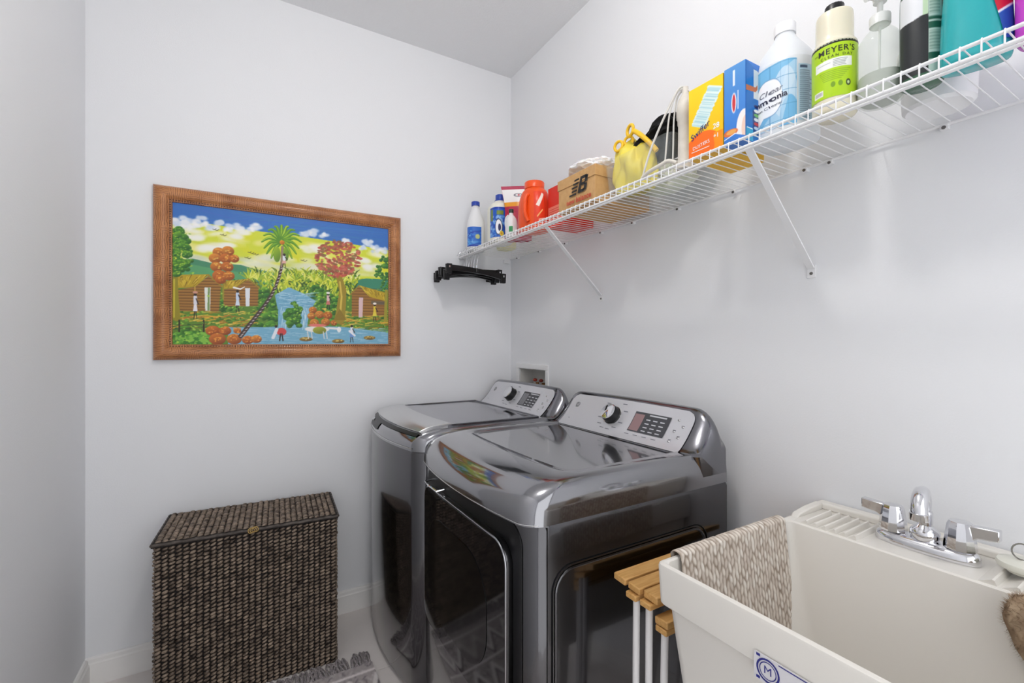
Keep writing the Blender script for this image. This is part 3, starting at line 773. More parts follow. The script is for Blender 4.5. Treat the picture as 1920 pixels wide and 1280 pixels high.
# washer lid: frame, window, silver front grip, pocket
hw = .335; DK = .942
def lid_ring(z, i): return [(x, y, z) for x, y in outline(-.688 + .118 + i, -.165 - i * .3, hw - .034 - i, .03, .026)]
LID = MB().loft([lid_ring(DK - .002, -.004), lid_ring(DK + .006, -.004), lid_ring(DK + .0085, .002), lid_ring(DK + .0085, .012), lid_ring(DK + .0045, .016)], False, True).build('lid', M_DECK2, washer, angle=40)
MB().loft([lid_ring(DK + .0046, .020), lid_ring(DK + .0062, .0205), lid_ring(DK + .0066, .024)], False, True).build('lid_window', mat('lid_glass', (160, 160, 166), .1, metal=1.0), LID)
# silver grip over the rolled front edge
def grip(u, v, off):
    y = -(hw - .036) + 2 * (hw - .036) * u
    a = PI / 2 * (.50 + .56 * v); a = min(a, PI / 2); extra = max(0, (.50 + .56 * v) - 1) * .3
    ins = 1 - max(0, math.cos(a)) ** .80; bow = .048 * (1 - .35 * ins)
    x = -.688 + .130 * ins + extra - bow * max(0, 1 - (y / hw) ** 2) * .86; z = .872 + (DK - .872) * math.sin(a) ** .80
    return (x - off * math.cos(a) , y, z + off * math.sin(a) + .001)
g = MB(); NU, NV = 24, 10
top = [[grip(i / NU, j / NV, .011) for i in range(NU + 1)] for j in range(NV + 1)]
bot = [[grip(i / NU, j / NV, -.004) for i in range(NU + 1)] for j in range(NV + 1)]
rings = [[*top[j], *reversed(bot[j])] for j in range(NV + 1)]
g.loft(rings).build('lid_grip', M_STRIP, washer, bevel=.002)
# dark slot and latch pocket under the grip
def fr_pt(y, a, off):
    ins = 1 - max(0, math.cos(a)) ** .80; bow = .048 * (1 - .35 * ins)
    return (-.688 + .130 * ins - bow * max(0, 1 - (y / (hw - .032 * ins)) ** 2) - off * math.cos(a), y, .872 + (DK - .872) * math.sin(a) ** .80 + off * math.sin(a))
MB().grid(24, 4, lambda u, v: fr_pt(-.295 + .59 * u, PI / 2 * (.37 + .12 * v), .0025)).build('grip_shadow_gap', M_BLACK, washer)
pk = MB().grid(12, 5, lambda u, v: fr_pt(.045 + .19 * u, PI / 2 * (.12 + .27 * v), .003)).build('latch_pocket', M_BLACK, washer)
MB().grid(6, 3, lambda u, v: fr_pt(.185 + .045 * u, PI / 2 * (.26 + .1 * v), .006)).build('latch', M_CHROME, pk)
MB().tube([fr_pt(-.3 + .6 * k / 20, .03, .0015) for k in range(21)], .0016, 6).build('seam_trim', M_STRIP, washer)

# dryer door, cavity, trims, side press lines
XF = -.680 + .006 - .012          # front skin of cabinet (local, centre)
def door_pts(y0, y1, z0, z1, r): return rrect(y0, y1, z0, z1, r, 7)
def dfront(y): return -.674 - .012 * max(0, 1 - (y / .347) ** 2)
dy0, dy1, dz0, dz1 = -.280, .258, .365, .797
def rr_sheet(y0, y1, z0, z1, r, off, nm, m, par, th=.002):
    """rounded sheet following the bowed front, with thickness"""
    N = 36; front_, back_ = [], []
    cols = []
    for k in range(N + 1):
        c = (1 - math.cos(PI * k / N)) / 2; y = y0 + (y1 - y0) * c; e = min(y - y0, y1 - y)
        s_ = r - math.sqrt(max(0, r * r - (r - min(e, r)) ** 2)); cols.append((y, z0 + s_, z1 - s_))
    rings = [[(dfront(y) - off - th, y, a_), (dfront(y) - off - th, y, b_), (dfront(y) - off, y, b_), (dfront(y) - off, y, a_)] for y, a_, b_ in cols]
    return MB().loft(rings).build(nm, m, par, angle=40)
rr_sheet(dy0 - .030, dy1 + .030, dz0 - .02, .842, .05, .0005, 'door_recess', M_BLACK, dryer)
DOOR = MB().loft([[(dfront(y) - a, y, z) for y, z in door_pts(dy0 + i, dy1 - i, dz0 + i, dz1 - i, .055)] for a, i in ((.002, .003), (.012, 0), (.020, .001))]).build('door', M_BODY, dryer, angle=50)
rr_sheet(dy0 + .004, dy1 - .004, dz0 + .004, dz1 - .004, .052, .0202, 'door_glass', M_BLACKG, DOOR, .0045)
rr_sheet(dy0 + .085, dy1 - .045, dz0 + .06, dz1 - .075, .12, .0248, 'door_window', mat('dark_window', (3, 3, 4), .10), DOOR, .0012)
M_SATIN = mat('dark_chrome', (168, 168, 172), .16, metal=1)
MB().tube([(dfront(y) - .0225, y, z) for y, z in door_pts(dy0 + .002, dy1 - .002, dz0 + .002, dz1 - .002, .053)], .0026, 8, closed=True).build('door_trim', M_SATIN, DOOR)
MB().tube([(dfront(.24) - .004, .245, dz1 + .008), (dfront(.24) - .024, .243, dz1 + .006), (dfront(.16) - .027, .20, dz1 + .005), (dfront(.14) - .026, .128, dz1 + .006), (dfront(.14) - .004, .122, dz1 + .010)], .0035, 8).build('door_handle', M_CHROME, DOOR)
# front bow trim line under the deck
MB().tube([(p[0] - .001, p[1], .852) for p in outline(-.680, 0, .347, .045, .035)[8:37]], .0012, 6).build('seam_trim', M_STRIP, dryer)
# vertical seam of the front wrap and pressed line on the right side
M_LINE = mat('press_line', (20, 20, 22), .3, metal=1.0)
MB().box(-.636, -.6335, -.3478, -.3462, .03, .845).build('side_seam', M_BLACK, dryer)
pl = rrect(-.612, -.10, .12, .742, .05, 6)
MB().tube([(x, -.3466, z) for x, z in pl], .0042, 8, closed=True).build('pressed_outline', M_BODY, dryer)
MB().tube([(x, -.3472, z) for x, z in rrect(-.622, -.09, .11, .752, .056, 6)], .0022, 6, closed=True).build('pressed_groove', M_LINE, dryer)

# ------------------------------------------------------------------ utility sink
SX0, SX1, SY0, SY1, SZ = -.610, -.004, -2.195, -1.602, .832
sink = thing('utility_sink', 'deep off-white plastic laundry sink standing against the right wall', 'sink', (-.30, -1.90, 0))
OX, OY = -.30, -1.90
def SR(x0, x1, y0, y1, z, r): return [(x - OX, y - OY, z) for x, y in rrect(x0, x1, y0, y1, r, 6)]
M_SINK = mat('sink_plastic', (232, 228, 221), .38, bump=(90, .06, .001))
def off(i, z, r): return SR(SX0 + i, SX1 - i, SY0 + i, SY1 - i, z, r)
IX0, IX1, IY0, IY1 = SX0 + .012, -.178, SY0 + .012, SY1 - .012
def inn(i, z, r): return SR(IX0 + i, IX1 - i, IY0 + i, IY1 - i, z, r)
rings = [off(.044, .44, .03), off(.018, .70, .024), off(.0135, .7535, .022), off(.0135, .754, .022), off(.004, .7545, .016), off(.002, .757, .016), off(0, .825, .013), off(.0012, .830, .013), off(.004, SZ, .012),
         inn(-.003, SZ, .016), inn(0, SZ - .003, .018), inn(.001, SZ - .012, .02), inn(.022, .62, .05), inn(.045, .47, .06), inn(.065, .452, .05)]
MB().loft(rings).build('tub', M_SINK, sink, angle=35)
mb = MB()
# rear ledge and end lips of the deck
mb.box(-.034 - OX, SX1 - .001 - OX, SY0 + .006 - OY, SY1 - .006 - OY, SZ - .002, SZ + .016)
mb.build('rear_ledge', M_SINK, sink, bevel=.005, seg=3)
for y0, y1 in ((SY1 - .022, SY1 - .004), (SY0 + .004, SY0 + .022)):
    lip = [(-.150, SZ - .002), (-.034, SZ - .002), (-.030, SZ + .016), (-.09, SZ + .014), (-.138, SZ + .008)]
    MB().loft([[(x - OX, y0 - OY, z) for x, z in lip], [(x - OX, y1 - OY, z) for x, z in lip]]).build('deck_lip', M_SINK, sink, bevel=.003)
# soap ridges: saw teeth across the deck
def ridge(y, w, h=.013):
    a = [(y, SZ - .001), (y - w, SZ - .001), (y - w * .86, SZ + h * .9), (y - w * .75, SZ + h)]
    MB().loft([[(-.172 - OX, p - OY, SZ - .001 + (z - SZ + .001) * .75) for p, z in a], [(-.060 - OX, p - OY, z) for p, z in a]]).build('soap_ridge', M_SINK, sink, angle=20)
for k in range(6): ridge(-1.640 - k * .0195, .0185)
for k in range(5): ridge(-1.938 - k * .030, .028, .013)
for x in (SX0 + .09, SX1 - .09):
    for y in (SY0 + .09, SY1 - .09): MB().loft([[(x - OX + a * .016, y - OY + b * .016, 0) for a, b in ((-1, -1), (1, -1), (1, 1), (-1, 1))], [(x - OX + a * .024, y - OY + b * .024, .47) for a, b in ((-1, -1), (1, -1), (1, 1), (-1, 1))]]).build('leg', M_SINK, sink, bevel=.004)
MB().lathe([(.04, .453), (.04, .4545), (.03, .4545), (.028, .450)], 24, (-.40 - OX, 0, 0)).build('drain', M_CHROME, sink)
# maker's plate on the apron
def apron(x, y): return (-.6105 - OX, -1.868 - OY - x, .757 + y)
PLT = MB().prism(rrect(-.068, .068, -.021, .021, .003, 3), 0, 1, lambda x, y, h: (apron(x, y)[0] - .0004 - .001 * h, apron(x, y)[1], apron(x, y)[2])).build('name_plate', mat('plate_white', (224, 222, 226), .3), sink)
lg = MB(); M_NAVY = mat('navy_ink', (44, 46, 132), .4)
def AP(x, y): p = apron(x, y); return (p[0] - .0019, p[1], p[2])
def thick(path, w, closed=True):
    n = len(path); pts = [Vector((p[0], p[1])) for p in path]
    for i in range(n if closed else n - 1):
        a, b = pts[i], pts[(i + 1) % n]; d = (b - a); d.normalize(); q = Vector((-d.y, d.x)) * w / 2
        lg.add([AP(*(a + q)), AP(*(b + q)), AP(*(b - q)), AP(*(a - q))], [(0, 1, 2, 3)])
for r_, w_ in ((.0165, .0028), (.0125, .0014)): thick([(-.046 + r_ * math.cos(a), r_ * math.sin(a)) for a in [2 * PI * i / 28 for i in range(28)]], w_)
text_on(lg, 'M', .017, AP, -.046, 0)
thick([(-.03, .0185), (.064, .0185)], .0016, False); thick([(-.03, -.0185), (.064, -.0185)], .0016, False); thick([(-.064, .0175), (-.058, .0175)], .004, False); thick([(-.064, -.0165), (-.058, -.0165)], .004, False)
lg.build('plate_emblem', M_NAVY, PLT)
lg2 = MB(); text_on(lg2, 'UTILA', .015, AP, .018, 0, spacing=1.1); lg2.build('plate_lettering', mat('grey_ink', (120, 122, 150), .5), PLT)

# ------------------------------------------------------------------ faucet
fau = thing('faucet', 'chrome two-handle faucet mounted on the sink deck', 'faucet', (-.100, -1.846, SZ))
MB().loft([[(x, y, z) for x, y in sup(.028 - i, .083 - i, 2.6, 40)] for z, i in ((.0005, 0), (.012, .0005), (.019, .004), (.023, .011), (.024, .02))]).build('base_plate', M_CHROME, fau, angle=50)
MB().lathe([(.021, .022), (.0245, .030), (.0235, .040), (.016, .048), (.0125, .052), (.0125, .078), (.0115, .08)], 28).build('spout_collar', M_CHROME, fau)
sp = bezier([(0, 0, .074), (0, 0, .092), (-.005, -.001, .108), (-.024, -.004, .123), (-.050, -.009, .121), (-.066, -.012, .104), (-.070, -.013, .088)], 6)
MB().tube(sp, [.0105 + .003 * min(1, max(0, (i - 12) / 12)) for i in range(len(sp))], 16).build('spout', M_CHROME, fau)
MB().lathe([(.0120, .078), (.0150, .079), (.0150, .092), (.0130, .093)], 18, (-.0705, -.0131, 0)).build('aerator', M_CHROME, fau)
for sgn in (1, -1):
    yb = .053 * sgn
    h = MB(); prof = [(.0245, .024), (.0245, .028), (.0225, .045), (.0195, .068), (.0165, .076), (.006, .078)]
    for_r = [[(r * math.cos(2 * PI * k / 10), yb + r * math.sin(2 * PI * k / 10), z) for k in range(10)] for r, z in prof]
    hd = h.loft(for_r).build('handle', M_CHROME, fau, angle=25)
    a = .12 * sgn
    wing = [[(-.0085, yb + sgn * .010, .040), (.0085, yb + sgn * .010, .040), (.0085, yb + sgn * .010, .074), (-.0085, yb + sgn * .010, .074)],
            [(-.0085, yb + sgn * .026, .052), (.0085, yb + sgn * .026, .052), (.0085, yb + sgn * .026, .075), (-.0085, yb + sgn * .026, .075)],
            [(-.009, yb + sgn * .055, .056), (.009, yb + sgn * .055, .056), (.009, yb + sgn * .055, .077), (-.009, yb + sgn * .055, .077)]]
    MB().loft(wing).build('lever', M_CHROME, hd, bevel=.002)

# ------------------------------------------------------------------ drain stopper
stp = thing('drain_stopper', 'round white rubber drain stopper with wire ring lying on the sink deck', 'stopper', (-.100, -1.985, SZ + .013))
MB().lathe([(.024, .0), (.026, .004), (.036, .008), (.0375, .012), (.036, .018), (.03, .0195), (.01, .021), (.004, .023)], 32).build('plug', mat('stopper_rubber', (226, 225, 214), .5), stp)
MB().tube([(.0 + .003 * math.sin(a), .0135 * math.cos(a) + .004, .036 + .0135 * math.sin(a)) for a in [2 * PI * i / 22 for i in range(22)]], .0013, 6, closed=True).build('pull_ring', mat('dull_wire', (150, 148, 140), .25, metal=1), stp)

# ------------------------------------------------------------------ knitted towel over the sink's left wall
tx0, tx1 = -.560, -.198
tw = Raster(200, 270, (158, 143, 129), 1.0); hgt = np.zeros((270, 200))
rt = random.Random(5); ncol = 34
for c in range(ncol):
    nrow = 20
    for r_ in range(nrow + 1):
        cx = (c + .5) / ncol; cy = (r_ + (.5 if c % 2 else 0)) / nrow + rt.uniform(-.008, .008)
        tilt = (.20 if c % 2 else -.20) + rt.uniform(-.14, .14); L = .026 * rt.uniform(.8, 1.2)
        col = rt.choice([(226, 217, 206), (218, 207, 196), (232, 225, 216), (208, 197, 186)])
        tw.ell(cx, cy, .0115, L, col, -tilt, soft=.008)
hgt = (tw.a.mean(axis=2) - 95) / 110
LT = .30; tot = .16 + .03 + .255
def towel_pt(u, v):
    """v 0 = outside bottom, over the rim, 1 = inside bottom"""
    i = min(199, int(u * 199 + .5)); j = min(269, int(v * 269 + .5)); d = .0035 * float(np.clip(hgt[j, i], 0, 1))
    x = tx0 + (tx1 - tx0) * u; s = v * .40
    yo, yi = SY1 + .003, SY1 - .014 - .003; rr = (yo - yi) / 2; top = SZ + .0025
    xo = x + .004 * math.sin(s * 22) * (u - .5)
    if s < .085: y = yo + d; z = top - (.085 - s)
    elif s < .085 + PI * rr:
        a = (s - .085) / rr; y = (yo + yi) / 2 + (rr + d) * math.cos(a); z = top + (rr * .55 + d) * math.sin(a)
    else:
        q = s - .085 - PI * rr; y = yi - d - q * .115 - .002 * math.sin(u * 14) * q / .25; z = top - q
    return (xo, y, z)
towel = thing('towel', 'cream and taupe knitted towel draped over the left wall of the sink', 'towel', (-.385, SY1, SZ))
def TWf(u, v): p = towel_pt(u, v); return (p[0] + .385, p[1] - SY1, p[2] - SZ)
tw.build('cloth', TWf, M_FABRIC, towel)

# ------------------------------------------------------------------ shaggy brown mitt hanging on the deck at the right edge
mitt = thing('cleaning_mitt', 'shaggy brown cleaning mitt hanging into the right end of the sink', 'mitt', (-.215, -2.036, .70))
body = bmesh.new(); bmesh.ops.create_icosphere(body, subdivisions=4, radius=1)
mv = []
for v in body.verts:
    p = v.co.copy(); n = mnoise.noise(p * 2.2) * .12
    w = .062 * (1 + .25 * p.z); q = Vector((p.x * .030 * (1 + n), p.y * w * (1 + n) , p.z * .082 * (1 + n * .5)))
    q.y -= .018 * (1 - p.z) ** 1.5; q.z += .075; mv.append(q)
mvn = [v.normal.copy() for v in body.verts]
mf = [tuple(v.index for v in f.verts) for f in body.faces]; body.free()
MB().add(mv, mf).build('mitt_body', mat('mitt_brown', (142, 116, 94), .95, vary=(40, (190, 168, 142)), spec=.1), mitt, angle=180)
pile = MB(); rm = random.Random(9)
for k in range(5200):
    f = rm.choice(mf); a, b, c = (mv[i] for i in f); u, v = rm.random(), rm.random()
    if u + v > 1: u, v = 1 - u, 1 - v
    p = a + (b - a) * u + (c - a) * v; n = mvn[f[0]]; d = (n * .8 + Vector((rm.uniform(-.5, .5), rm.uniform(-.5, .5), rm.uniform(-1.0, .1)))).normalized() * rm.uniform(.006, .012)
    s_ = d.cross(Vector((.3, .5, .8))).normalized() * .0007
    pile.add([p - s_, p + s_, p + d], [(0, 1, 2)])
o = pile.build('pile', mat('mitt_fibre', (150, 122, 98), .9, vary=(60, (204, 184, 160)), spec=.1), mitt, keep=True); o['kind'] = 'stuff'

# ------------------------------------------------------------------ folded slatted stool between dryer and sink
rack = thing('folding_rack', 'folded rack of light wooden slats on white metal legs between dryer and sink', 'rack', (-.32, -1.495, 0))
M_WOOD = mat('light_wood', (202, 150, 84), .45, vary=(6, (222, 176, 112), 6, (3, 30, 30)))
M_LEGW = mat('white_tube', (232, 230, 230), .3)
def slat(x0, x1, y, z, w, h, rx=0.0):
    s_ = MB().box(x0 + .32, x1 + .32, -w / 2, w / 2, -h / 2, h / 2)
    s_.xf(Matrix.Translation((0, y + 1.495, z)) @ Matrix.Rotation(rx, 4, 'X')).build('slat', M_WOOD, rack, bevel=.0025)
slat(-.560, -.07, -1.4505, .716, .036, .015, .06); slat(-.556, -.07, -1.4905, .712, .034, .015, .05); slat(-.548, -.07, -1.531, .709, .038, .016, .04)
slat(-.562, -.08, -1.487, .694, .030, .013); slat(-.556, -.08, -1.523, .691, .030, .013); slat(-.540, -.08, -1.553, .664, .034, .016, -.05); slat(-.540, -.08, -1.552, .647, .030, .013)
for i, (x, y, zt, dy) in enumerate([(-.545, -1.489, .690, .004), (-.540, -1.521, .686, .002), (-.528, -1.553, .642, .010)]):
    for xx in (x, -.11): MB().tube([(xx + .32, y + 1.495, zt), (xx + .32 - .004, y + 1.495 + dy, .012)], .0078, 12).build('leg', M_LEGW, rack)
    MB().tube([(x + .316, y + 1.495 + dy, .08), (-.11 + .316, y + 1.495 + dy, .08)], .006, 10).build('crossbar', M_LEGW, rack)
    for xx in (x, -.11): MB().lathe([(.010, 0), (.010, .016), (.008, .018)], 12, (xx + .316, y + 1.495 + dy, 0)).build('foot_cap', M_LEGW, rack)

# ------------------------------------------------------------------ rug with looped fringe
RX0, RX1, RY0, RY1 = -1.66, -.868, -1.75, -.412
rug = thing('rug', 'grey and cream woven rug with a looped fringe in front of the hamper', 'rug', ((RX0 + RX1) / 2, (RY0 + RY1) / 2, 0))
rgx, rgy = (RX0 + RX1) / 2, (RY0 + RY1) / 2
rr_ = Raster(150, 250, (176, 168, 168), (RX1 - RX0) / (RY1 - RY0)); rk = random.Random(11); AR = rr_.asp
for k in range(2600):
    x = rk.uniform(0, AR); y = rk.uniform(0, 1); rr_.line([(x, y), (x + rk.uniform(-.008, .008), y + .010)], .004, rk.choice([(146, 138, 140), (196, 190, 190), (164, 156, 156), (210, 204, 204), (128, 122, 126)]))
for r_ in range(7):
    y = .965 - r_ * .15
    rr_.line([(0, y), (AR, y + .001)], .010, (232, 224, 224))
    for i in range(8): rr_.line([(AR * i / 8, y - .02), (AR * (i + .5) / 8, y - .12), (AR * (i + 1) / 8, y - .02)], .012, (226, 220, 218)); rr_.line([(AR * i / 8, y - .05), (AR * (i + .5) / 8, y - .145), (AR * (i + 1) / 8, y - .05)], .006, (110, 104, 108))
rb = random.Random(2)
rr_.build('pile', lambda u, v: (RX0 + (RX1 - RX0) * u - rgx, RY0 + (RY1 - RY0) * v - rgy, .010 + rb.uniform(-.0012, .0012)), M_FABRIC, rug)
MB().box(RX0 - rgx, RX1 - rgx, RY0 - rgy, RY1 - rgy, .0005, .0086).build('backing', mat('rug_backing', (168, 160, 160), .95), rug)
M_TAS = mat('tassel_yarn', (176, 168, 168), .95, vary=(160, (120, 114, 118), 4), rnd=30, bump=(900, .6, .001), spec=.1)
def tassel(seed):
    r = random.Random(seed); mb = MB()
    for q in range(3):
        w = r.uniform(.006, .011); L = r.uniform(.045, .075); ox = r.uniform(-.006, .006); lean = r.uniform(-.014, .014)
        path = bezier([(ox - w * .4, -.004, .007), (ox - w + lean * .5, L * .55, .009 + r.uniform(0, .006)), (ox + lean, L, .0065 + r.uniform(0, .006)), (ox + w + lean * .5, L * .55, .007 + r.uniform(0, .006)), (ox + w * .4, -.004, .007)], 5)
        mb.tube([p + Vector((0, 0, .0008 * math.sin(i * 2.2))) for i, p in enumerate(path)], .0032, 6)
    me = mb.mesh('tassel', 80); me.materials.append(M_TAS); return me
tm = [tassel(s) for s in range(6)]
nt_ = 30
for k in range(nt_):
    for yy, rz in ((RY1, 0), (RY0, PI)):
        o = bpy.data.objects.new('tassel', tm[(k * 5 + (2 if rz else 0)) % 6]); COL.objects.link(o); o.parent = rug
        o.location = (RX0 + (k + .5) * (RX1 - RX0) / nt_ - rgx, yy - rgy, 0); o.rotation_euler = (0, 0, rz + rb.uniform(-.25, .25))

# ------------------------------------------------------------------ washer supply box in the wall
sb = thing('supply_box', 'white recessed water supply box in the wall behind the washing machine', 'supply box', (0, (HY0 + HY1) / 2, HZ0))
yc = (HY0 + HY1) / 2
M_BOXW = mat('box_white', (240, 240, 241), .4); M_BOXI = mat('box_inner', (214, 212, 208), .5)
fl = .026
for a0, a1, b0, b1 in ((HY0 - fl, HY1 + fl, HZ1, HZ1 + fl), (HY0 - fl, HY1 + fl, HZ0 - fl, HZ0), (HY0 - fl, HY0, HZ0, HZ1), (HY1, HY1 + fl, HZ0, HZ1)):
    MB().box(-.009, -.0003, a0 - yc, a1 - yc, b0 - HZ0, b1 - HZ0).build('flange', M_BOXW, sb, bevel=.002)
mb = MB(); e = .0015
mb.box(.085, .09, HY0 + e - yc, HY1 - e - yc, e, HZ1 - HZ0 - e); mb.box(0, .085, HY0 + e - yc, HY0 + .004 - yc, e, HZ1 - HZ0 - e); mb.box(0, .085, HY1 - .004 - yc, HY1 - e - yc, e, HZ1 - HZ0 - e); mb.box(0, .085, HY0 + .004 - yc, HY1 - .004 - yc, HZ1 - HZ0 - .004, HZ1 - HZ0 - e); mb.box(0, .085, HY0 + .004 - yc, HY1 - .004 - yc, e, .004)
mb.build('box_liner', M_BOXI, sb)
M_BRASS = mat('brass', (150, 110, 70), .3, metal=1)
for y, c in ((.030, (170, 60, 44)), (-.026, (140, 56, 44))):
    vb = MB().lathe([(.012, .004), (.012, .075), (.009, .08), (.009, .10)], 14, (.05, y, 0)).build('valve', M_BRASS, sb)
    MB().ball((.036, y, .112), .012, .012, .009, 12, 8).build('valve_handle', mat('valve_red_%d' % c[0], c, .4), vb)

# ------------------------------------------------------------------ wire shelf
SHX, SHZ, SHY1, SHY0 = -.320, 1.7165, -.012, -2.30
DK_ = SHZ + .0052                         # level the things stand on
shelf = thing('wire_shelf', 'long white wire shelf bracketed along the right wall', 'shelf', (-.16, -1.1, SHZ))
def SF(x, y, z): return (x + .16, y + 1.1, z - SHZ)
for x, z, r in ((SHX, SHZ, .0033), (SHX - .001, SHZ - .021, .0036), (SHX + .010, SHZ - .0235, .003), (-.010, SHZ, .0033)):
    MB().tube([SF(x, SHY1, z), SF(x, SHY0, z)], r, 10).build('rail', M_WHITE, shelf)
wire = MB().tube([(.008 - .0, 0, .0040), (SHX + .004, 0, .0040), (SHX - .0025, 0, .0028), (SHX - .0042, 0, -.002), (SHX - .0045, 0, -.021)], .0013, 6).mesh('cross_wire')
wire.materials.append(M_WHITE)
k = 0; y = SHY1 - .012
while y > SHY0 + .01:
    o = bpy.data.objects.new('cross_wire', wire); COL.objects.link(o); o.parent = shelf; o.location = SF(-.012, y, SHZ)[:1] + SF(0, y, 0)[1:2] + (0,)
    o.location.x = .16
    y -= .0248
for yt, yb in ((-.795, -.757), (-1.602, -1.582), (-2.2, -2.2)):
    a = Vector(SF(SHX + .008, yt, SHZ - .022)); b = Vector(SF(-.004, yb, 1.450)); d = (b - a); w = .0085
    side = Vector((0, 1, 0)); nrm = d.cross(side).normalized()
    # bent channel: flat web with two folded edges
    sec = [(-w, -.002), (-w + .002, -.004), (w - .002, -.004), (w, -.002), (w, .002), (-w, .002)]
    br = MB().loft([[p + side * s_ - nrm * t_ for s_, t_ in sec] for p in (a, b)]).build('brace', M_WHITE, shelf, angle=30)
    MB().box(-.0025 + .16, -.0003 + .16, yb + 1.1 - .011, yb + 1.1 + .011, 1.424 - SHZ, 1.458 - SHZ).build('brace_foot', M_WHITE, br, bevel=.001)
    MB().lathe([(.0042, 0), (.0036, -.0018), (.001, -.0024)], 12, (-.0025 + .16, yb + 1.1, 1.436 - SHZ), axis='x').build('screw', mat('dark_screw', (120, 118, 116), .4, metal=1), br)
for y in (-.09, -.30, -.52, -.765, -.946, -1.158, -1.366, -1.57, -1.63, -1.85, -2.05):
    cp = MB().box(-.014 + .16, -.0003 + .16, y + 1.1 - .007, y + 1.1 + .007, -.010, .001).build('wall_clip', M_WHITE, shelf, bevel=.001)
    MB().lathe([(.004, 0), (.0035, -.002)], 10, (-.0142 + .16, y + 1.1, -.006), axis='x').build('clip_screw', MATS['dark_screw'], cp)
for x in (-.30, -.03): MB().box(x + .16 - .02, x + .16 + .012, -.0003 + 1.1, -.014 + 1.1, -.026, -.0045).build('end_bracket', M_WHITE, shelf, bevel=.0015)

# ------------------------------------------------------------------ black clip hangers
def hanger(y, rz, tilt, label, drop=0.0):
    h = thing('trouser_hanger', label, 'hanger', (SHX, y, SHZ + .004), rz, 'black clip hangers at the far end of the shelf')
    top = .0035
    hk = bezier([(-.026, 0, -.022), (-.020, 0, -.006), (-.002, 0, .0035), (.016, 0, -.004), (.024, 0, -.026), (.018, 0, -.056), (.012, 0, -.086), (.012, 0, -.112)], 5)
    MB().tube(hk, .0019, 8).build('hook', M_CHROME, h)
    zc = -.120
    def bp(t): return (.012 + t * .165, 0, zc - .010 * t * t + .004 + t * tilt - drop * 0)
    bar = [[(bp(t)[0], a * (.0055), bp(t)[2] + b * (.0120 + .004 * t * t)) for a, b in ((-1, -1), (1, -1), (1.0, .6), (.5, 1), (-.5, 1), (-1, .6))] for t in [-1 + k / 8 for k in range(17)]]
    MB().loft(bar).build('bar', M_BLACK, h, angle=60)
    MB().lathe([(.009, zc - .004), (.009, zc + .012), (.005, zc + .017)], 12, (.012, 0, 0)).build('hook_collar', M_BLACK, h)
    for sx in (-1, 1):
        x = .012 + sx * .150; z = bp(sx * .91)[2]
        c = MB(); c.loft([[(x + a * .0135, b * .010, z + dz) for a, b in ((-1, -1), (1, -1), (1, 1), (-1, 1))] for dz in (.016, .010)]); c.v = []; c.f = []
        for s_ in (-1, 1):
            c.loft([[(x - .013, s_ * .004, z + .018), (x + .013, s_ * .004, z + .018), (x + .013, s_ * .012, z + .018), (x - .013, s_ * .012, z + .018)],
                    [(x - .014, s_ * .005, z - .006), (x + .014, s_ * .005, z - .006), (x + .014, s_ * .009, z - .006), (x - .014, s_ * .009, z - .006)],
                    [(x - .013, s_ * .001, z - .030), (x + .013, s_ * .001, z - .030), (x + .013, s_ * .008, z - .030), (x - .013, s_ * .008, z - .030)]])
        cl_ = c.build('clip', M_BLACK, h, bevel=.0015)
        MB().box(x - .0035, x + .0035, -.0125, .0125, z - .001, z + .009).build('clip_spring', M_CHROME, cl_, bevel=.001)
for i, (y, rz, tl, lb) in enumerate([(-.036, .03, .012, 'black clip hanger nearest the far wall'), (-.066, -.03, .004, 'second black clip hanger from the far wall'), (-.096, .05, -.010, 'third black clip hanger from the far wall'), (-.127, .02, -.004, 'fourth black clip hanger from the far wall'), (-.160, .07, .014, 'fifth black clip hanger from the far wall, turned askew'), (-.194, .03, -.014, 'black clip hanger farthest from the corner')]):
    hanger(y, rz, tl, lb)

# ------------------------------------------------------------------ bottle helpers
def spline_prof(prof, z):
    for a, b in zip(prof, prof[1:]):
        if a[0] <= z <= b[0]:
            t = (z - a[0]) / max(1e-9, b[0] - a[0]); return [a[i] + (b[i] - a[i]) * t for i in range(len(a))]
    return list(prof[-1])
def smooth_prof(prof, n=5):
    """prof rows (z, rx, ry, e, cx, cy)"""
    full = [tuple(p) + (2.0, 0, 0)[len(p) - 3:] for p in prof]; out = []
    for i in range(len(full) - 1):
        p0 = full[max(i - 1, 0)]; p1 = full[i]; p2 = full[i + 1]; p3 = full[min(i + 2, len(full) - 1)]
        for k in range(n):
            t = k / n; row = []
            for c in range(6):
                m1 = (p2[c] - p0[c]) / 2; m2 = (p3[c] - p1[c]) / 2; d = p2[c] - p1[c]
                if d == 0: m1 = m2 = 0
                m1 = max(min(m1, 3 * abs(d)), -3 * abs(d)); m2 = max(min(m2, 3 * abs(d)), -3 * abs(d))
                row.append((2 * t ** 3 - 3 * t * t + 1) * p1[c] + (t ** 3 - 2 * t * t + t) * m1 + (-2 * t ** 3 + 3 * t * t) * p2[c] + (t ** 3 - t * t) * m2)
            out.append(tuple(row))
    out.append(full[-1]); return out
def bottle_body(prof, m, par, name='body', n=44, sm=5, **k):
    P = smooth_prof(prof, sm)
    MB().loft([[(x, y, p[0]) for x, y in sup(p[1], p[2], p[3], n, p[4], p[5])] for p in P]).build(name, m, par, **k)
    return P
def bottle_pt(P, ang, z, off=.0007):
    p = spline_prof(P, z); c, s_ = math.cos(ang), math.sin(ang); e = p[3]
    x = p[1] * math.copysign(abs(c) ** (2 / e), c); y = p[2] * math.copysign(abs(s_) ** (2 / e), s_)
    L = math.hypot(x, y); return (p[4] + x * (1 + off / L), p[5] + y * (1 + off / L), z)
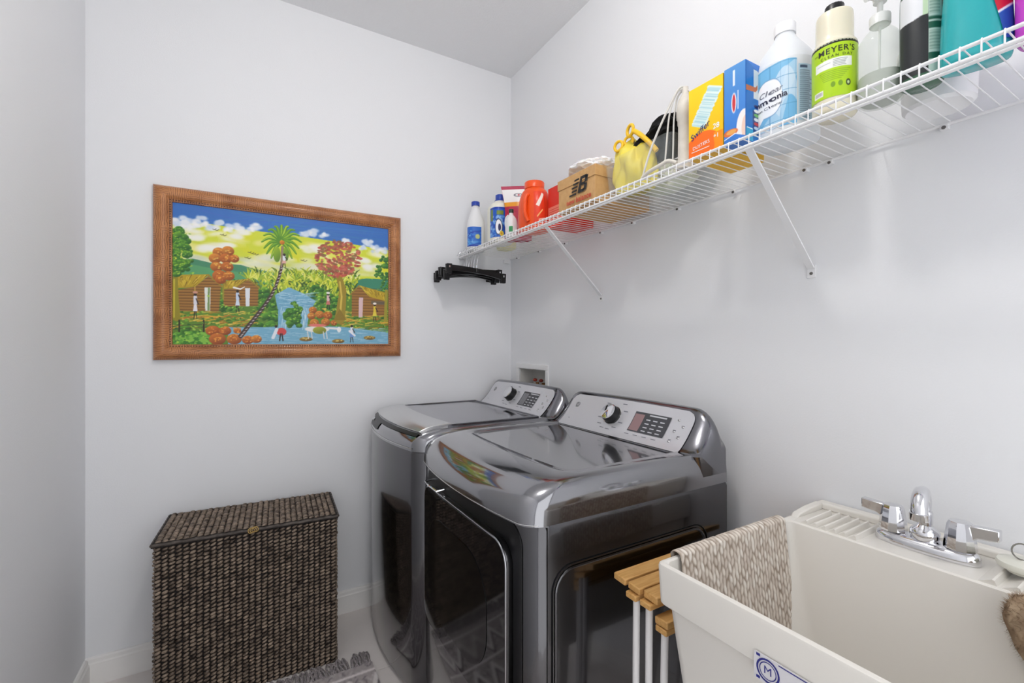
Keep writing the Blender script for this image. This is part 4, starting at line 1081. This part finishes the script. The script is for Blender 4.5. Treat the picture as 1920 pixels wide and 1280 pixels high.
def ang_from(P, z, d):   # angle whose surface direction points along d (world angle)
    return d
def wrap(P, a0, a1, z0, z1, off=.0007):
    """sheet u left->right as seen from outside, v up"""
    return lambda u, v: bottle_pt(P, a0 + (a1 - a0) * u, z0 + (z1 - z0) * v, off)
def cap_ring(m, par, r, z0, z1, cx=0, cy=0, ribs=28, name='cap', dome=.002):
    mb = MB(); rings = []
    for z, q in ((z0, 1), (z1 - dome, 1), (z1 - dome * .3, .95), (z1, .86)):
        rings.append([(cx + (r * q + (.0006 if k % 2 else 0)) * math.cos(2 * PI * k / (ribs * 2)), cy + (r * q + (.0006 if k % 2 else 0)) * math.sin(2 * PI * k / (ribs * 2)), z) for k in range(ribs * 2)])
    return mb.loft(rings).build(name, m, par, angle=60)
VIEW = lambda x, y: math.atan2(CAM_POS[1] - y, CAM_POS[0] - x)     # direction a shopper's label would face

# ---- white bleach bottle by the far wall
M_HDPE = mat('white_hdpe', (240, 240, 242), .35)
M_BLUECAP = mat('blue_cap', (42, 72, 172), .35)
A = thing('bleach_bottle', 'white bleach bottle with blue cap, closest to the far wall on the shelf', 'bottle', (-.262, -.085, DK_), -.30, 'bottles on the wire shelf')
PA = bottle_body([(0, .040, .046, 3), (.006, .046, .052, 3), (.12, .046, .052, 3), (.135, .045, .051, 2.8), (.18, .034, .036, 2.4), (.215, .022, .023, 2), (.225, .018, .018, 2), (.238, .017, .017, 2)], M_HDPE, A)
cap_ring(M_BLUECAP, A, .021, .236, .258)
MB().tube(bezier([(.030, .026, .20), (.044, .034, .17), (.046, .036, .12), (.044, .034, .09)], 6), .008, 10).build('handle', M_HDPE, A)
ra = Raster(60, 70, (46, 110, 206), .8); rl = random.Random(4)
for k in range(50): ra.ell(rl.uniform(0, .8), rl.uniform(0, .75), rl.uniform(.03, .14), rl.uniform(.02, .07), rl.choice([(96, 170, 232), (60, 130, 220), (150, 205, 240), (36, 80, 190)]), rl.uniform(-.5, .5), .7, soft=.03)
ra.line([(0, .45), (.3, .68), (.8, .8)], .05, (30, 70, 180)); ra.line([(0, .02), (.8, .06)], .06, (40, 60, 170)); ra.ell(.66, .5, .06, .12, (236, 226, 120), 0, .8)
ra.build('label', wrap(PA, PI + .25, PI + 1.9, .018, .118), M_PRINT, A)

# ---- larger laundry bottle with blue label
B = thing('laundry_bottle', 'cream-white laundry bottle with blue splash label and blue cap', 'bottle', (-.238, -.305, DK_), -.1, 'bottles on the wire shelf')
PB = bottle_body([(0, .048, .056, 3.2), (.006, .054, .062, 3.2), (.15, .054, .062, 3.2), (.175, .052, .059, 3), (.19, .042, .046, 2.6), (.197, .030, .030, 2), (.205, .026, .026, 2)], mat('cream_hdpe', (242, 240, 226), .35), B)
cap_ring(M_BLUECAP, B, .026, .203, .210, name='cap_skirt'); cap_ring(M_BLUECAP, B, .0215, .208, .236)
rb_ = Raster(90, 90, (36, 92, 196), 1.0)
for k in range(90): rb_.ell(rl.uniform(0, 1), rl.uniform(0, .7), rl.uniform(.02, .12), rl.uniform(.01, .05), rl.choice([(70, 140, 224), (30, 74, 180), (130, 190, 240), (190, 224, 246)]), rl.uniform(-.6, .6), .65, soft=.02)
rb_.rect(.05, .22, .55, .95, (118, 140, 62)); rb_.rect(.50, .86, .74, .88, (120, 142, 60)); rb_.rect(.05, .95, .93, 1, (30, 66, 170))
rb_.ell(.62, .34, .22, .27, (60, 70, 90)); rb_.ell(.62, .34, .19, .24, (244, 246, 250)); rb_.ell(.68, .32, .08, .12, (26, 34, 90)); rb_.ell(.78, .12, .09, .09, (236, 206, 70)); rb_.ell(.78, .12, .03, .03, (220, 140, 50))
rb_.build('label', wrap(PB, PI + .05, PI + 1.75, .022, .162), M_PRINT, B)

# ---- pale yellow bottle behind it
Yb = thing('yellow_bottle', 'pale yellow capped bottle mostly hidden behind the blue-label laundry bottle', 'bottle', (-.152, -.215, DK_), 0, 'bottles on the wire shelf')
M_YEL = mat('pale_yellow', (236, 232, 160), .4)
bottle_body([(0, .040, .045, 2.6), (.006, .045, .05, 2.6), (.14, .045, .05, 2.6), (.18, .03, .032, 2.2), (.195, .02, .02, 2)], M_YEL, Yb); cap_ring(M_YEL, Yb, .022, .193, .222)

# ---- small white spray jug with green label
J = thing('small_jug', 'small white handled jug with a green label square in front of the pouch', 'bottle', (-.262, -.452, DK_), 0, 'bottles on the wire shelf')
PJ = bottle_body([(0, .020, .026, 2.6), (.004, .023, .029, 2.6), (.06, .023, .029, 2.6), (.085, .020, .024, 2.4), (.102, .010, .011, 2), (.112, .009, .009, 2)], M_HDPE, J)
cap_ring(mat('dark_green_cap', (34, 58, 44), .4), J, .0105, .111, .128, ribs=14)
MB().tube(bezier([(-.006, .014, .104), (-.010, .030, .092), (-.012, .030, .066), (-.012, .022, .05)], 6), .0045, 8).build('handle', M_HDPE, J)
MB().grid(8, 6, wrap(PJ, PI + .5, PI + 1.3, .022, .046)).build('label', mat('green_label', (60, 156, 96), .4), J)

# ---- crimson and white pouch
P_ = thing('snack_pouch', 'standing crimson pouch with a white flared top and orange band', 'pouch', (-.200, -.412, DK_), .95)
rp = Raster(80, 120, (184, 30, 66), .6)
rp.rect(0, 1, .62, .72, (238, 160, 34)); rp.rect(0, 1, .70, .94, (244, 242, 242)); rp.rect(0, 1, .935, 1.0, (176, 40, 78)); rp.ell(.30, .83, .085, .032, (70, 66, 84)); rp.ell(.30, .83, .060, .020, (240, 240, 240)); rp.ell(.31, .83, .022, .016, (190, 40, 60))
for k in range(20): rp.line([(rl.uniform(0, .6), rl.uniform(0, .6)), (rl.uniform(0, .6), rl.uniform(0, .6))], .012, rl.choice([(150, 20, 50), (206, 60, 90)]), alpha=.35)
def pouch(sgn):
    def f(u, v):
        w = .062 + .020 * max(0, (v - .55) / .45) ** 1.4; th = .030 * (1 - v) ** .8 * math.sin(PI * min(1, max(0, u))) ** .7
        y = (u - .5) * 2 * w * -1; wr = .0015 * math.sin(u * 17 + v * 9)
        return (sgn * (th + .0008 + wr * (1 - v)), y, .0005 + .255 * v)
    return f
rp.build('front_sheet', pouch(-1), M_PRINT, P_); MB().grid(14, 14, pouch(1)).build('back_sheet', mat('crimson_film', (184, 30, 66), .3), P_)

# ---- orange tub of laundry pods
M_ORANGE = mat('orange_plastic', (240, 84, 26), .28, sss=.1)
E_ = thing('pod_tub', 'glossy orange laundry tub with a round screw lid and red label', 'tub', (-.226, -.588, DK_), .25)
PE = bottle_body([(0, .045, .060, 2.8), (.008, .053, .066, 2.8), (.06, .057, .071, 2.6), (.12, .056, .070, 2.5), (.165, .048, .058, 2.3), (.182, .040, .044, 2), (.186, .038, .038, 2)], M_ORANGE, E_)
cap_ring(M_ORANGE, E_, .042, .184, .214, ribs=30, name='lid', dome=.004)
rt_ = Raster(70, 80, (232, 62, 30), .9)
rt_.poly([(.1, .55), (.5, .95), (.62, .9), (.3, .5)], (248, 236, 226)); rt_.line([(.2, .2), (.5, .4)], .05, (250, 190, 120)); rt_.line([(.3, .1), (.7, .16)], .04, (250, 200, 180)); rt_.line([(.6, 1), (.7, 0)], .02, (170, 36, 20))
rt_.build('label', wrap(PE, PI + .55, PI + 1.75, .025, .160), M_PRINT, E_)
MB().tube(bezier([bottle_pt(PE, PI + .15, .15, .002), bottle_pt(PE, PI + .05, .13, .009), bottle_pt(PE, PI + .05, .07, .010), bottle_pt(PE, PI + .15, .035, .002)], 8), .009, 12).build('grip', M_ORANGE, E_)

# ---- red carton
Rc = thing('red_carton', 'narrow red carton with pale printing between the orange tub and the shoebox', 'box', (-.135, -.722, DK_), .0)
MB().box(-.075, .075, -.055, .055, 0, .165).build('carton', mat('red_card', (222, 44, 26), .4), Rc, bevel=.001)
MB().box(-.0756, -.0752, -.052, .052, .012, .085).build('print_panel', mat('pink_print', (240, 130, 110), .5), Rc)
ln = MB()
for k in range(7): ln.box(-.0760, -.0757, -.046, .046, .018 + k * .009, .0205 + k * .009)
ln.build('print_lines', mat('red_print', (206, 70, 60), .5), Rc)

# ---- shoebox
SB = thing('shoebox', 'brown cardboard shoebox with black logo on the wire shelf', 'box', (-.170, -.962, DK_), 0)
M_KRAFT = mat('kraft_card', (206, 164, 112), .75, vary=(60, (196, 152, 100)))
MB().box(-.128, .125, -.101, .101, 0, .115).build('carton', M_KRAFT, SB, bevel=.0012)
MB().box(-.131, .128, -.104, .104, .085, .121).build('lid', M_KRAFT, SB, bevel=.0012)
def SBf(x, y): return (-.1318, -x, .062 + y)
lo = MB()
sl = lambda y: (y) * .32
def para(x0, x1, y0, y1): lo.add([SBf(x0 + sl(y0), y0), SBf(x1 + sl(y0), y0), SBf(x1 + sl(y1), y1), SBf(x0 + sl(y1), y1)], [(0, 1, 2, 3)])
# letter block of N and B with speed lines
H0, H1 = -.016, .038
para(.018, .030, H0, H1)
for (a, b) in ((H1 - .010, H1), (.007, .016), (H0, H0 + .010)): para(.030, .052, a, b)
para(.046, .060, .014, H1 - .003); para(.048, .062, H0 + .003, .009)
for k, (a, b) in enumerate(((H1 - .008, H1 - .002), (.018, .024), (.006, .012), (-.006, .0), (H0 - .001, H0 + .005))): para(-.022 + (.008 if k in (0,) else 0) - .006 * (k == 4) + (.004 * (k % 2)), .012, a, b)
lo.build('logo', M_INK, SB)
bt_ = MB(); text_on(bt_, 'new balance', .027, SBf, .018, -.036, bold=.0006); bt_.build('lettering', mat('red_ink', (196, 70, 50), .5), SB)

# ---- crumpled white plastic bag on the shoebox
def crumple(name, m, par, rx, ry, rz, seed, amp=.25, freq=2.2, sub=5, cz=None, fold=True, squash=None):
    bm = bmesh.new(); bmesh.ops.create_icosphere(bm, subdivisions=sub, radius=1); vs = []
    for v in bm.verts:
        p = v.co; s_ = Vector((seed * 3.1, seed * 1.7, seed * .9))
        n = mnoise.noise(p * freq + s_); n2 = abs(mnoise.noise(p * freq * 2.1 + s_ * 2)) ; n3 = abs(mnoise.noise(p * freq * 4.3 + s_))
        k = 1 + amp * (n * .9 - n2 * .9 - n3 * .35)
        q = Vector((p.x * rx * k, p.y * ry * k, max(-.96, p.z) * rz * (k if p.z > -.5 else 1)))
        if squash: q = squash(q, p)
        vs.append(q + Vector((0, 0, (cz if cz is not None else rz * .96))))
    f = [tuple(v.index for v in x.verts) for x in bm.faces]; bm.free()
    return MB().add(vs, f).build(name, m, par, angle=65)
wb = thing('plastic_bag', 'crumpled white plastic bag lying on top of the shoebox', 'bag', (-.205, -.945, DK_ + .122), .1)
crumple('bag_film', mat('white_film', (248, 248, 250), .4, sss=.3), wb, .085, .105, .034, 4, .30, 1.5)

# ---- clear storage bin
BN = thing('storage_bin', 'translucent plastic storage bin holding the yellow bag', 'bin', (-.158, -1.213, DK_))
def binring(z, i, t=0): return [(x, y, z) for x, y in rrect(-.108 - i + t, .108 + i - t, -.130 - i + t, .130 + i - t, .025, 5)]
M_CLEAR = mat('clear_plastic', (226, 234, 236), .25, alpha=.09, spec=.6)
MB().loft([binring(0, 0), binring(.112, .010), binring(.112, .016), binring(.117, .016), binring(.117, .008), binring(.112, .008, 0), binring(.003, 0, .002)]).build('bin_shell', M_CLEAR, BN, angle=40)
ctn = MB()
crumple('contents', mat('bin_contents', (216, 222, 200), .8, vary=(20, (232, 234, 222))), BN, .060, .118, .054, 8, .35, 2.6, sub=4, cz=.060).location = (.030, 0, 0)

# ---- yellow drawstring bag with ring handles
YB = thing('yellow_bag', 'sheer yellow drawstring bag with ring handles inside the plastic bin', 'bag', (-.218, -1.170, DK_ + .004), 0)
M_YS = mat('yellow_sheer', (238, 216, 30), .45, alpha=.9, vary=(12, (244, 230, 110)), sss=.0)
M_YC = mat('yellow_plastic', (244, 196, 40), .4)
def ybag(u, v):
    a = 2 * PI * u; s_ = [(0, .55), (.04, .86), (.3, 1.0), (.7, .93), (.88, .74), (.97, .40), (1, .05)]
    for p, q in zip(s_, s_[1:]):
        if p[0] <= v <= q[0]: r = p[1] + (q[1] - p[1]) * (v - p[0]) / (q[0] - p[0]); break
    fo = 1 + (.15 * math.sin(5 * a + 5 * v + 1) + .08 * math.sin(11 * a - 7 * v)) * (.5 + .8 * v) + .07 * math.sin(8 * v + 3 * a)
    return (.044 * r * fo * math.cos(a), .080 * r * fo * math.sin(a) + .012 * v, .001 + .172 * v + .016 * v * math.sin(a + .6))
MB().grid(97, 34, ybag).build('bag_cloth', M_YS, YB, angle=60)
def ringh(c, r, w, rot): 
    M_ = Matrix.Translation(c) @ Matrix.Rotation(rot, 4, 'Z')
    MB().tube([(0, r * math.cos(a), r * math.sin(a)) for a in [2 * PI * i / 24 for i in range(24)]], w, 10, closed=True).xf(M_).build('ring_handle', M_YC, YB)
ringh((-.020, .060, .170), .0155, .0048, .2); ringh((-.028, -.000, .196), .0165, .0052, -.2); ringh((-.006, .028, .178), .014, .0045, .5)
MB().tube(bezier([(-.028, -.014, .190), (-.032, -.045, .165), (-.030, -.080, .128), (-.02, -.10, .098)], 6), [.0075] * 19, 10).build('drawstring', M_YC, YB)

# ---- black cloth bag
KB = thing('black_bag', 'crumpled black cloth bag resting on the storage bin', 'bag', (-.150, -1.236, DK_ + .1175), .0)
crumple('bag_cloth', mat('black_cloth', (15, 15, 17), .75, spec=.25), KB, .095, .128, .050, 21, .34, 1.25, cz=.050, squash=lambda q, p: Vector((q.x, q.y, q.z + (.030 * (-p.y) * (q.z + .05) / .1 if p.z > -.9 else 0))))

# ---- white steamer with looped cord
ST = thing('garment_steamer', 'white upright cylindrical steamer with looped pale cords beside the yellow duster box', 'steamer', (-.262, -1.392, DK_))
M_OFF = mat('off_white_plastic', (222, 217, 208), .5, vary=(40, (206, 200, 190)))
MB().lathe([(.026, 0), (.027, .012), (.020, .022), (.019, .12), (.021, .124), (.021, .136), (.0235, .14), (.024, .165), (.019, .19), (.010, .205), (.007, .225)], 24).build('tube', M_OFF, ST)
M_CORD = mat('pale_cord', (216, 214, 208), .45)
def cordp(pts, r=.0024): MB().tube(bezier(pts, 8), r, 8).build('cord', M_CORD, ST)
cordp([(0, 0, .222), (-.012, .018, .215), (-.020, .036, .165), (-.022, .046, .08), (-.024, .052, .004)])
cordp([(0, .004, .222), (-.006, .022, .205), (-.010, .030, .15), (-.010, .033, .07), (-.012, .034, .003)])
cordp([(.002, .002, .224), (-.012, .014, .222), (-.028, .050, .155), (-.040, .088, .075), (-.046, .112, .004)], .003)
cordp([(0, 0, .218), (.0, -.018, .20), (-.004, -.026, .13), (-.004, -.026, .004)])
MB().tube(bezier([(-.046, .112, .004), (-.050, .085, .012), (-.048, .05, .018), (-.046, .02, .022), (-.040, -.004, .010)], 8), .0055, 10).build('hose', M_OFF, ST)

# ---- yellow duster box
DB = thing('duster_box', 'bright yellow and orange duster refill carton on the wire shelf', 'box', (-.215, -1.482, DK_))
MB().box(-.085, .085, -.0490, .0490, 0, .183).build('carton', mat('yellow_card', (236, 188, 40), .45, vary=(30, (226, 170, 30))), DB, bevel=.001)
q = Raster(80, 150, (247, 205, 20), .535)
q.a[:, :, 1] = 190 + 25 * q.v; q.a[:, :, 2] = 10 + 30 * q.v
q.ell(.22, .08, .30, .26, (250, 112, 28)); q.rect(0, .54, 0, .05, (250, 112, 28)); q.rect(.40, .54, 0, .26, (250, 150, 20))
q.ell(.16, .10, .25, .20, (250, 112, 28))
for k in range(60):
    t = k / 59; c = (.15 + .27 * t, .44 + .44 * t); w = .095
    q.line([(c[0] - w, c[1] + .05), (c[0] + w, c[1] - .05)], .014, rl.choice([(196, 226, 230), (214, 236, 236), (170, 212, 220), (226, 242, 240)]))
for k in range(40):
    t = rl.random(); sg = rl.choice([-1, 1]); c = (.15 + .27 * t + sg * .10, .44 + .44 * t - sg * .05); q.ell(c[0], c[1], .018, .012, (220, 238, 238))
q.build('front_print', lambda u, v: (-.0856, .0488 - .0976 * u, .001 + .181 * v), M_PRINT, DB)
tx = MB(); DBf = lambda x, y: (-.0862, -x, y)
text_on(tx, 'Swiffer', .0215, DBf, -.016, .066, .42, bold=.0002, shear=.25); tx.build('brand_lettering', mat('navy_print', (44, 50, 110), .45), DB)
tx = MB(); text_on(tx, 'DUSTERS', .0122, DBf, -.012, .030, .10); text_on(tx, '28', .018, DBf, .031, .062, bold=.0003); text_on(tx, '+1', .014, DBf, .031, .038, bold=.0003)
tx.box(-.0862, -.0861, .040, -.012, .0185, .0200); tx.build('white_lettering', M_INKW, DB)
MB().box(-.05, .05, -.03, .04, .1832, .1862).build('open_flap', mat('grey_card', (120, 104, 86), .7), DB)

# ---- blue sponge box
BB = thing('sponge_box', 'tall slim blue cleaning sponge carton with an orange side band', 'box', (-.2715, -1.5605, DK_))
M_BLUE = mat('blue_card', (44, 118, 208), .4)
MB().box(-.0275, .0275, -.0270, .0270, 0, .186).build('carton', M_BLUE, BB, bevel=.0008)
q = Raster(60, 170, (66, 130, 214), .29)
q.a[:, :, 0] = 58 + 30 * q.v; q.a[:, :, 1] = 124 + 26 * q.v
q.rect(.12, .15, .74, .94, (226, 234, 246)); q.ell(.135, .52, .035, .13, (236, 236, 244)); q.ell(.135, .52, .022, .11, (206, 60, 66)); q.rect(.185, .20, .42, .66, (196, 214, 240))
q.ell(.27, .17, .10, .22, (246, 240, 238)); q.ell(.30, .15, .06, .16, (240, 206, 190)); q.ell(.09, .155, .10, .045, (226, 110, 60)); q.ell(.10, .16, .07, .03, (236, 170, 90)); q.poly([(0, .08), (.15, .12), (.29, .05), (.29, 0), (0, 0)], (60, 124, 210)); q.line([(0, .085), (.15, .125), (.24, .09)], .012, (240, 244, 250))
q.build('front_print', lambda u, v: (-.0281, .0268 - .0536 * u, .001 + .184 * v), M_PRINT, BB)
q = Raster(60, 170, (8, 112, 196), .29)
q.rect(.16, .29, .55, .92, (214, 222, 226)); q.poly([(0, .62), (.20, .64), (.24, .68), (.24, .74), (.20, .70), (0, .69)], (200, 110, 60)); q.rect(.14, .29, .10, .40, (20, 60, 130))
for k, c in enumerate([(206, 220, 236), (200, 40, 50), (226, 232, 236), (120, 190, 110), (240, 240, 240), (40, 50, 110)]): q.ell(.22, .18 + k * .055, .055, .022, c)
q.rect(0, .15, 0, .16, (70, 170, 214)); q.rect(.02, .14, .15, .165, (240, 244, 250)); q.poly([(0, 1), (.29, 1), (.29, .9)], (40, 120, 210))
q.build('side_print', lambda u, v: (-.0268 + .0536 * u, -.0276, .001 + .184 * v), M_PRINT, BB)

# ---- ammonia jug
AM = thing('ammonia_jug', 'large white jug with a blue tile-pattern label, no cap colour', 'bottle', (-.190, -1.6165, DK_), 0, 'bottles on the wire shelf')
AM['label'] = 'large white cleaner jug with a pale blue tile-pattern label'
PM = bottle_body([(0, .056, .060, 3.0), (.007, .062, .066, 2.8), (.16, .062, .066, 2.7), (.178, .060, .064, 2.6), (.205, .050, .052, 2.3), (.232, .034, .034, 2), (.25, .023, .023, 2), (.262, .019, .019, 2)], mat('translucent_hdpe', (224, 228, 232), .3, sss=.15), AM)
cap_ring(mat('white_cap', (244, 244, 246), .35), AM, .0225, .258, .283, ribs=24)
MB().tube(bezier([(.022, .010, .245), (.052, .022, .222), (.060, .026, .19), (.052, .022, .165)], 8), .011, 12).build('handle', MATS['translucent_hdpe'], AM)
va = VIEW(-.190, -1.6165)
q = Raster(120, 110, (120, 184, 222), 1.25)
q.poly([(0, 0), (1.25, 0), (1.25, .08), (.6, .03), (0, 0)], (206, 226, 240))
q.ell(.86, .50, .40, .40, (196, 218, 236), 0, .9); q.ell(1.0, .05, .35, .40, (112, 178, 220)); q.poly([(.2, 0), (.6, .3), (.9, .9), (1.25, 1), (1.25, .75), (.95, .45), (.7, 0)], (206, 224, 238), .55)
for k in range(5): q.line([(.20 + k * .25, 0), (.20 + k * .25, 1)], .008, (84, 146, 190)); q.line([(0, .1 + k * .22), (1.25, .1 + k * .22)], .008, (84, 146, 190))
q.ell(.40, .50, .36, .30, (120, 160, 200)); q.ell(.40, .50, .345, .285, (246, 248, 250)); q.poly([(.08, .35), (.45, .3), (.16, .10)], (246, 248, 250))
q.build('label', lambda u, v: bottle_pt(PM, va - .95 + 1.25 * u, .020 + (.130 + .018 * math.sin(PI * (.2 + .5 * u))) * v, .0008), M_PRINT, AM)
q = Raster(40, 70, (176, 206, 222), .5)
for k in range(24): q.line([(.05, .05 + k * .036), (.05 + rl.uniform(.3, .42), .05 + k * .036)], .012, (90, 104, 116))
q.rect(.05, .3, .93, .97, (40, 60, 90)); q.build('rear_label', lambda u, v: bottle_pt(PM, va + .36 + .62 * u, .026 + .125 * v, .0008), M_PRINT, AM)
def AMf(x, y): return bottle_pt(PM, va - .95 + x / .066, y, .0018)
tx = MB(); text_on(tx, 'Clear', .017, AMf, .030, .106, .12, shear=.3); tx.build('lettering', mat('grey_lettering', (110, 112, 124), .5), AM)
tx = MB(); text_on(tx, 'Ammonia', .0185, AMf, .024, .088, .12, bold=.0004); text_on(tx, 'Glass Cleaner', .0085, AMf, .026, .072, .12); tx.build('lettering', mat('dark_lettering', (40, 42, 66), .5), AM)

# ---- green label soap bottle
MY = thing('soap_bottle', 'cream soap bottle with a lime green label and black cap', 'bottle', (-.235, -1.742, DK_), 0, 'bottles on the wire shelf')
PY = bottle_body([(0, .034, .034, 2), (.008, .0395, .0395, 2), (.136, .0395, .0395, 2), (.146, .0385, .0385, 2), (.153, .0335, .0335, 2), (.204, .0325, .0325, 2), (.212, .029, .029, 2), (.214, .018, .018, 2)], mat('cream_soap', (232, 226, 204), .25, sss=.2), MY)
cap_ring(M_BLACK, MY, .0165, .2145, .232, ribs=18)
vm = VIEW(-.235, -1.742)
q = Raster(150, 120, (176, 214, 30), 1.5)
q.rect(0, 1.5, .955, 1, (36, 36, 34)); q.rect(.50, 1.15, .52, .69, (238, 240, 236)); q.rect(.12, .55, .52, .69, (236, 240, 230), .0)
q.rect(.28, 1.12, .52, .68, (240, 242, 238))
for k in range(5): q.line([(.72, .545 + k * .028), (.72 + rl.uniform(.2, .34), .545 + k * .028)], .009, (120, 130, 130))
q.line([(.34, .62), (.66, .62)], .010, (170, 176, 170))
for k in range(6): q.line([(.40 + .02 * k, .47 - k * .032), (1.10 - .04 * k, .47 - k * .032)], .010, (112, 150, 40), alpha=.8)
q.rect(.24, .50, .06, .17, (236, 238, 230)); 
for k in range(12): q.rect(.27 + k * .018, .278 + k * .018, .085, .145, (120, 110, 130))
q.ell(.72, .22, .05, .05, (120, 160, 40)); q.ell(.88, .22, .05, .05, (120, 160, 40)); q.ell(1.06, .22, .06, .06, (60, 76, 40)); q.ell(1.06, .22, .03, .03, (200, 220, 160))
A0, A1 = vm - 1.45, vm + 1.45
q.build('label', lambda u, v: bottle_pt(PY, A0 + (A1 - A0) * u, .028 + .112 * v, .0006), M_PRINT, MY)
def MYf(x, y): return bottle_pt(PY, vm + x / .0395, y, .0014)
tx = MB(); text_on(tx, "MEYER'S", .0165, MYf, .004, .1215, 0, bold=.0001, spacing=1.12); text_on(tx, 'CLEAN DAY', .0075, MYf, .004, .1095, 0, spacing=1.5); text_on(tx, 'MRS.', .0045, MYf, -.033, .1215); tx.build('lettering', M_INK, MY)
tx = MB()
for k in range(16): 
    a_ = -.048 + k * .0062; tx.add([MYf(a_, .1375), MYf(a_ + .0042, .1375), MYf(a_ + .0042, .1389), MYf(a_, .1389)], [(0, 1, 2, 3)])
tx.build('band_print', mat('band_grey', (170, 174, 160), .5), MY)

# ---- clear pump bottle
PMP = thing('pump_bottle', 'clear pump soap bottle with a little grey soap left', 'bottle', (-.222, -1.816, DK_), .0, 'bottles on the wire shelf')
M_CL2 = mat('clear_bottle', (226, 236, 226), .08, alpha=.26, spec=.6)
PP = bottle_body([(0, .031, .031, 2), (.006, .0365, .0365, 2), (.105, .0365, .0365, 2), (.128, .030, .030, 2), (.145, .017, .017, 2), (.158, .014, .014, 2)], M_CL2, PMP)
MB().lathe([(.029, .0025), (.0345, .008), (.0345, .052), (.001, .0522)], 32).build('soap', mat('grey_soap', (176, 180, 172), .2), PMP)
M_FROST = mat('frosted_white', (240, 242, 240), .3, alpha=.85)
cap_ring(M_FROST, PMP, .0165, .152, .172, ribs=18, name='collar'); MB().lathe([(.005, .17), (.005, .196), (.011, .197), (.012, .206), (.004, .209)], 18).build('plunger', M_FROST, PMP); MB().tube([(0, 0, .202), (-.022, .006, .203), (-.034, .010, .196)], .0045, 10).build('nozzle', M_FROST, PMP)
MB().tube([(0, 0, .16), (.004, .004, .01)], .0022, 8).build('dip_tube', M_FROST, PMP)

# ---- dark green bottle
DKb = thing('dark_bottle', 'dark green squeeze bottle with a black lower label', 'bottle', (-.226, -1.881, DK_), 0, 'bottles on the wire shelf')
PD = bottle_body([(0, .026, .026, 2.2), (.007, .0300, .0300, 2.2), (.14, .0308, .0308, 2.2), (.175, .028, .028, 2.2), (.20, .017, .017, 2), (.215, .015, .015, 2)], mat('clear_green', (70, 108, 84), .12, alpha=.93), DKb)
cap_ring(mat('mint_cap', (206, 226, 210), .4), DKb, .019, .213, .245, ribs=20)
vd = VIEW(-.226, -1.881)
q = Raster(40, 90, (40, 43, 45), .6); q.rect(0, 1, .66, 1, (226, 228, 232)); q.poly([(0, .60), (.6, .70), (.6, .62), (0, .55)], (40, 43, 45)); q.rect(.50, .6, .68, 1, (190, 214, 180))
q.build('label', lambda u, v: bottle_pt(PD, vd - 1.2 + 1.45 * u, .012 + .15 * v, .0006), M_PRINT, DKb)
q = Raster(40, 90, (186, 206, 196), .5)
for y0, y1 in ((.14, .22), (.50, .58), (.60, .64), (.92, 1)): q.rect(0, 1, y0, y1, (34, 90, 70))
for k in range(14): q.line([(.03, .26 + k * .016), (.4, .26 + k * .016)], .006, (110, 140, 124)); q.line([(.03, .68 + k * .016), (.4, .68 + k * .016)], .006, (110, 140, 124))
q.build('rear_label', lambda u, v: bottle_pt(PD, vd + .26 + .75 * u, .012 + .15 * v, .0006), M_PRINT, DKb)

# ---- big teal detergent bottle
TL = thing('teal_bottle', 'big teal detergent bottle with a red and blue label', 'bottle', (-.232, -1.953, DK_), VIEW(-.232, -1.953) + PI / 2 + .05, 'bottles on the wire shelf')
PT = bottle_body([(0, .042, .026, 2.6), (.008, .0440, .034, 2.6), (.05, .0436, .034, 2.5), (.12, .040, .032, 2.4), (.18, .034, .028, 2.2), (.215, .020, .02, 2), (.23, .018, .018, 2)], mat('teal_gel', (44, 172, 178), .12, sss=.1, coat=.3), TL)
cap_ring(mat('teal_cap', (240, 240, 244), .4), TL, .021, .228, .255, ribs=20)
q = Raster(50, 90, (26, 84, 176), .5); q.poly([(0, .34), (.5, .46), (.5, 1), (0, 1)], (200, 24, 50)); q.line([(0, .33), (.5, .45)], .03, (236, 238, 244)); q.rect(.36, .5, .62, 1, (150, 110, 110))
q.build('label', lambda u, v: bottle_pt(PT, -1.50 + 1.15 * u + .60 * (1 - v) * (1 - u), .018 + .13 * v, .0022), M_PRINT, TL)

# ---- magenta bottle at the frame edge, white tub at the back
MG = thing('magenta_bottle', 'magenta detergent bottle at the near end of the shelf', 'bottle', (-.225, -2.045, DK_), 0, 'bottles on the wire shelf')
bottle_body([(0, .034, .040, 2.6), (.008, .040, .046, 2.6), (.12, .040, .046, 2.6), (.18, .028, .030, 2.2), (.21, .017, .017, 2)], mat('magenta_gel', (206, 76, 206), .15, sss=.1), MG); cap_ring(mat('violet_cap', (120, 60, 150), .4), MG, .020, .208, .236, ribs=20)
WT = thing('white_tub', 'white plastic tub at the back of the shelf behind the teal bottle', 'tub', (-.095, -1.865, DK_))
MB().lathe([(.050, 0), (.056, .006), (.060, .11), (.061, .112), (.061, .118), (.05, .121)], 36).build('tub', M_HDPE, WT); MB().lathe([(.063, .112), (.063, .126), (.058, .129), (.02, .130)], 36).build('lid', M_TRIM, WT)
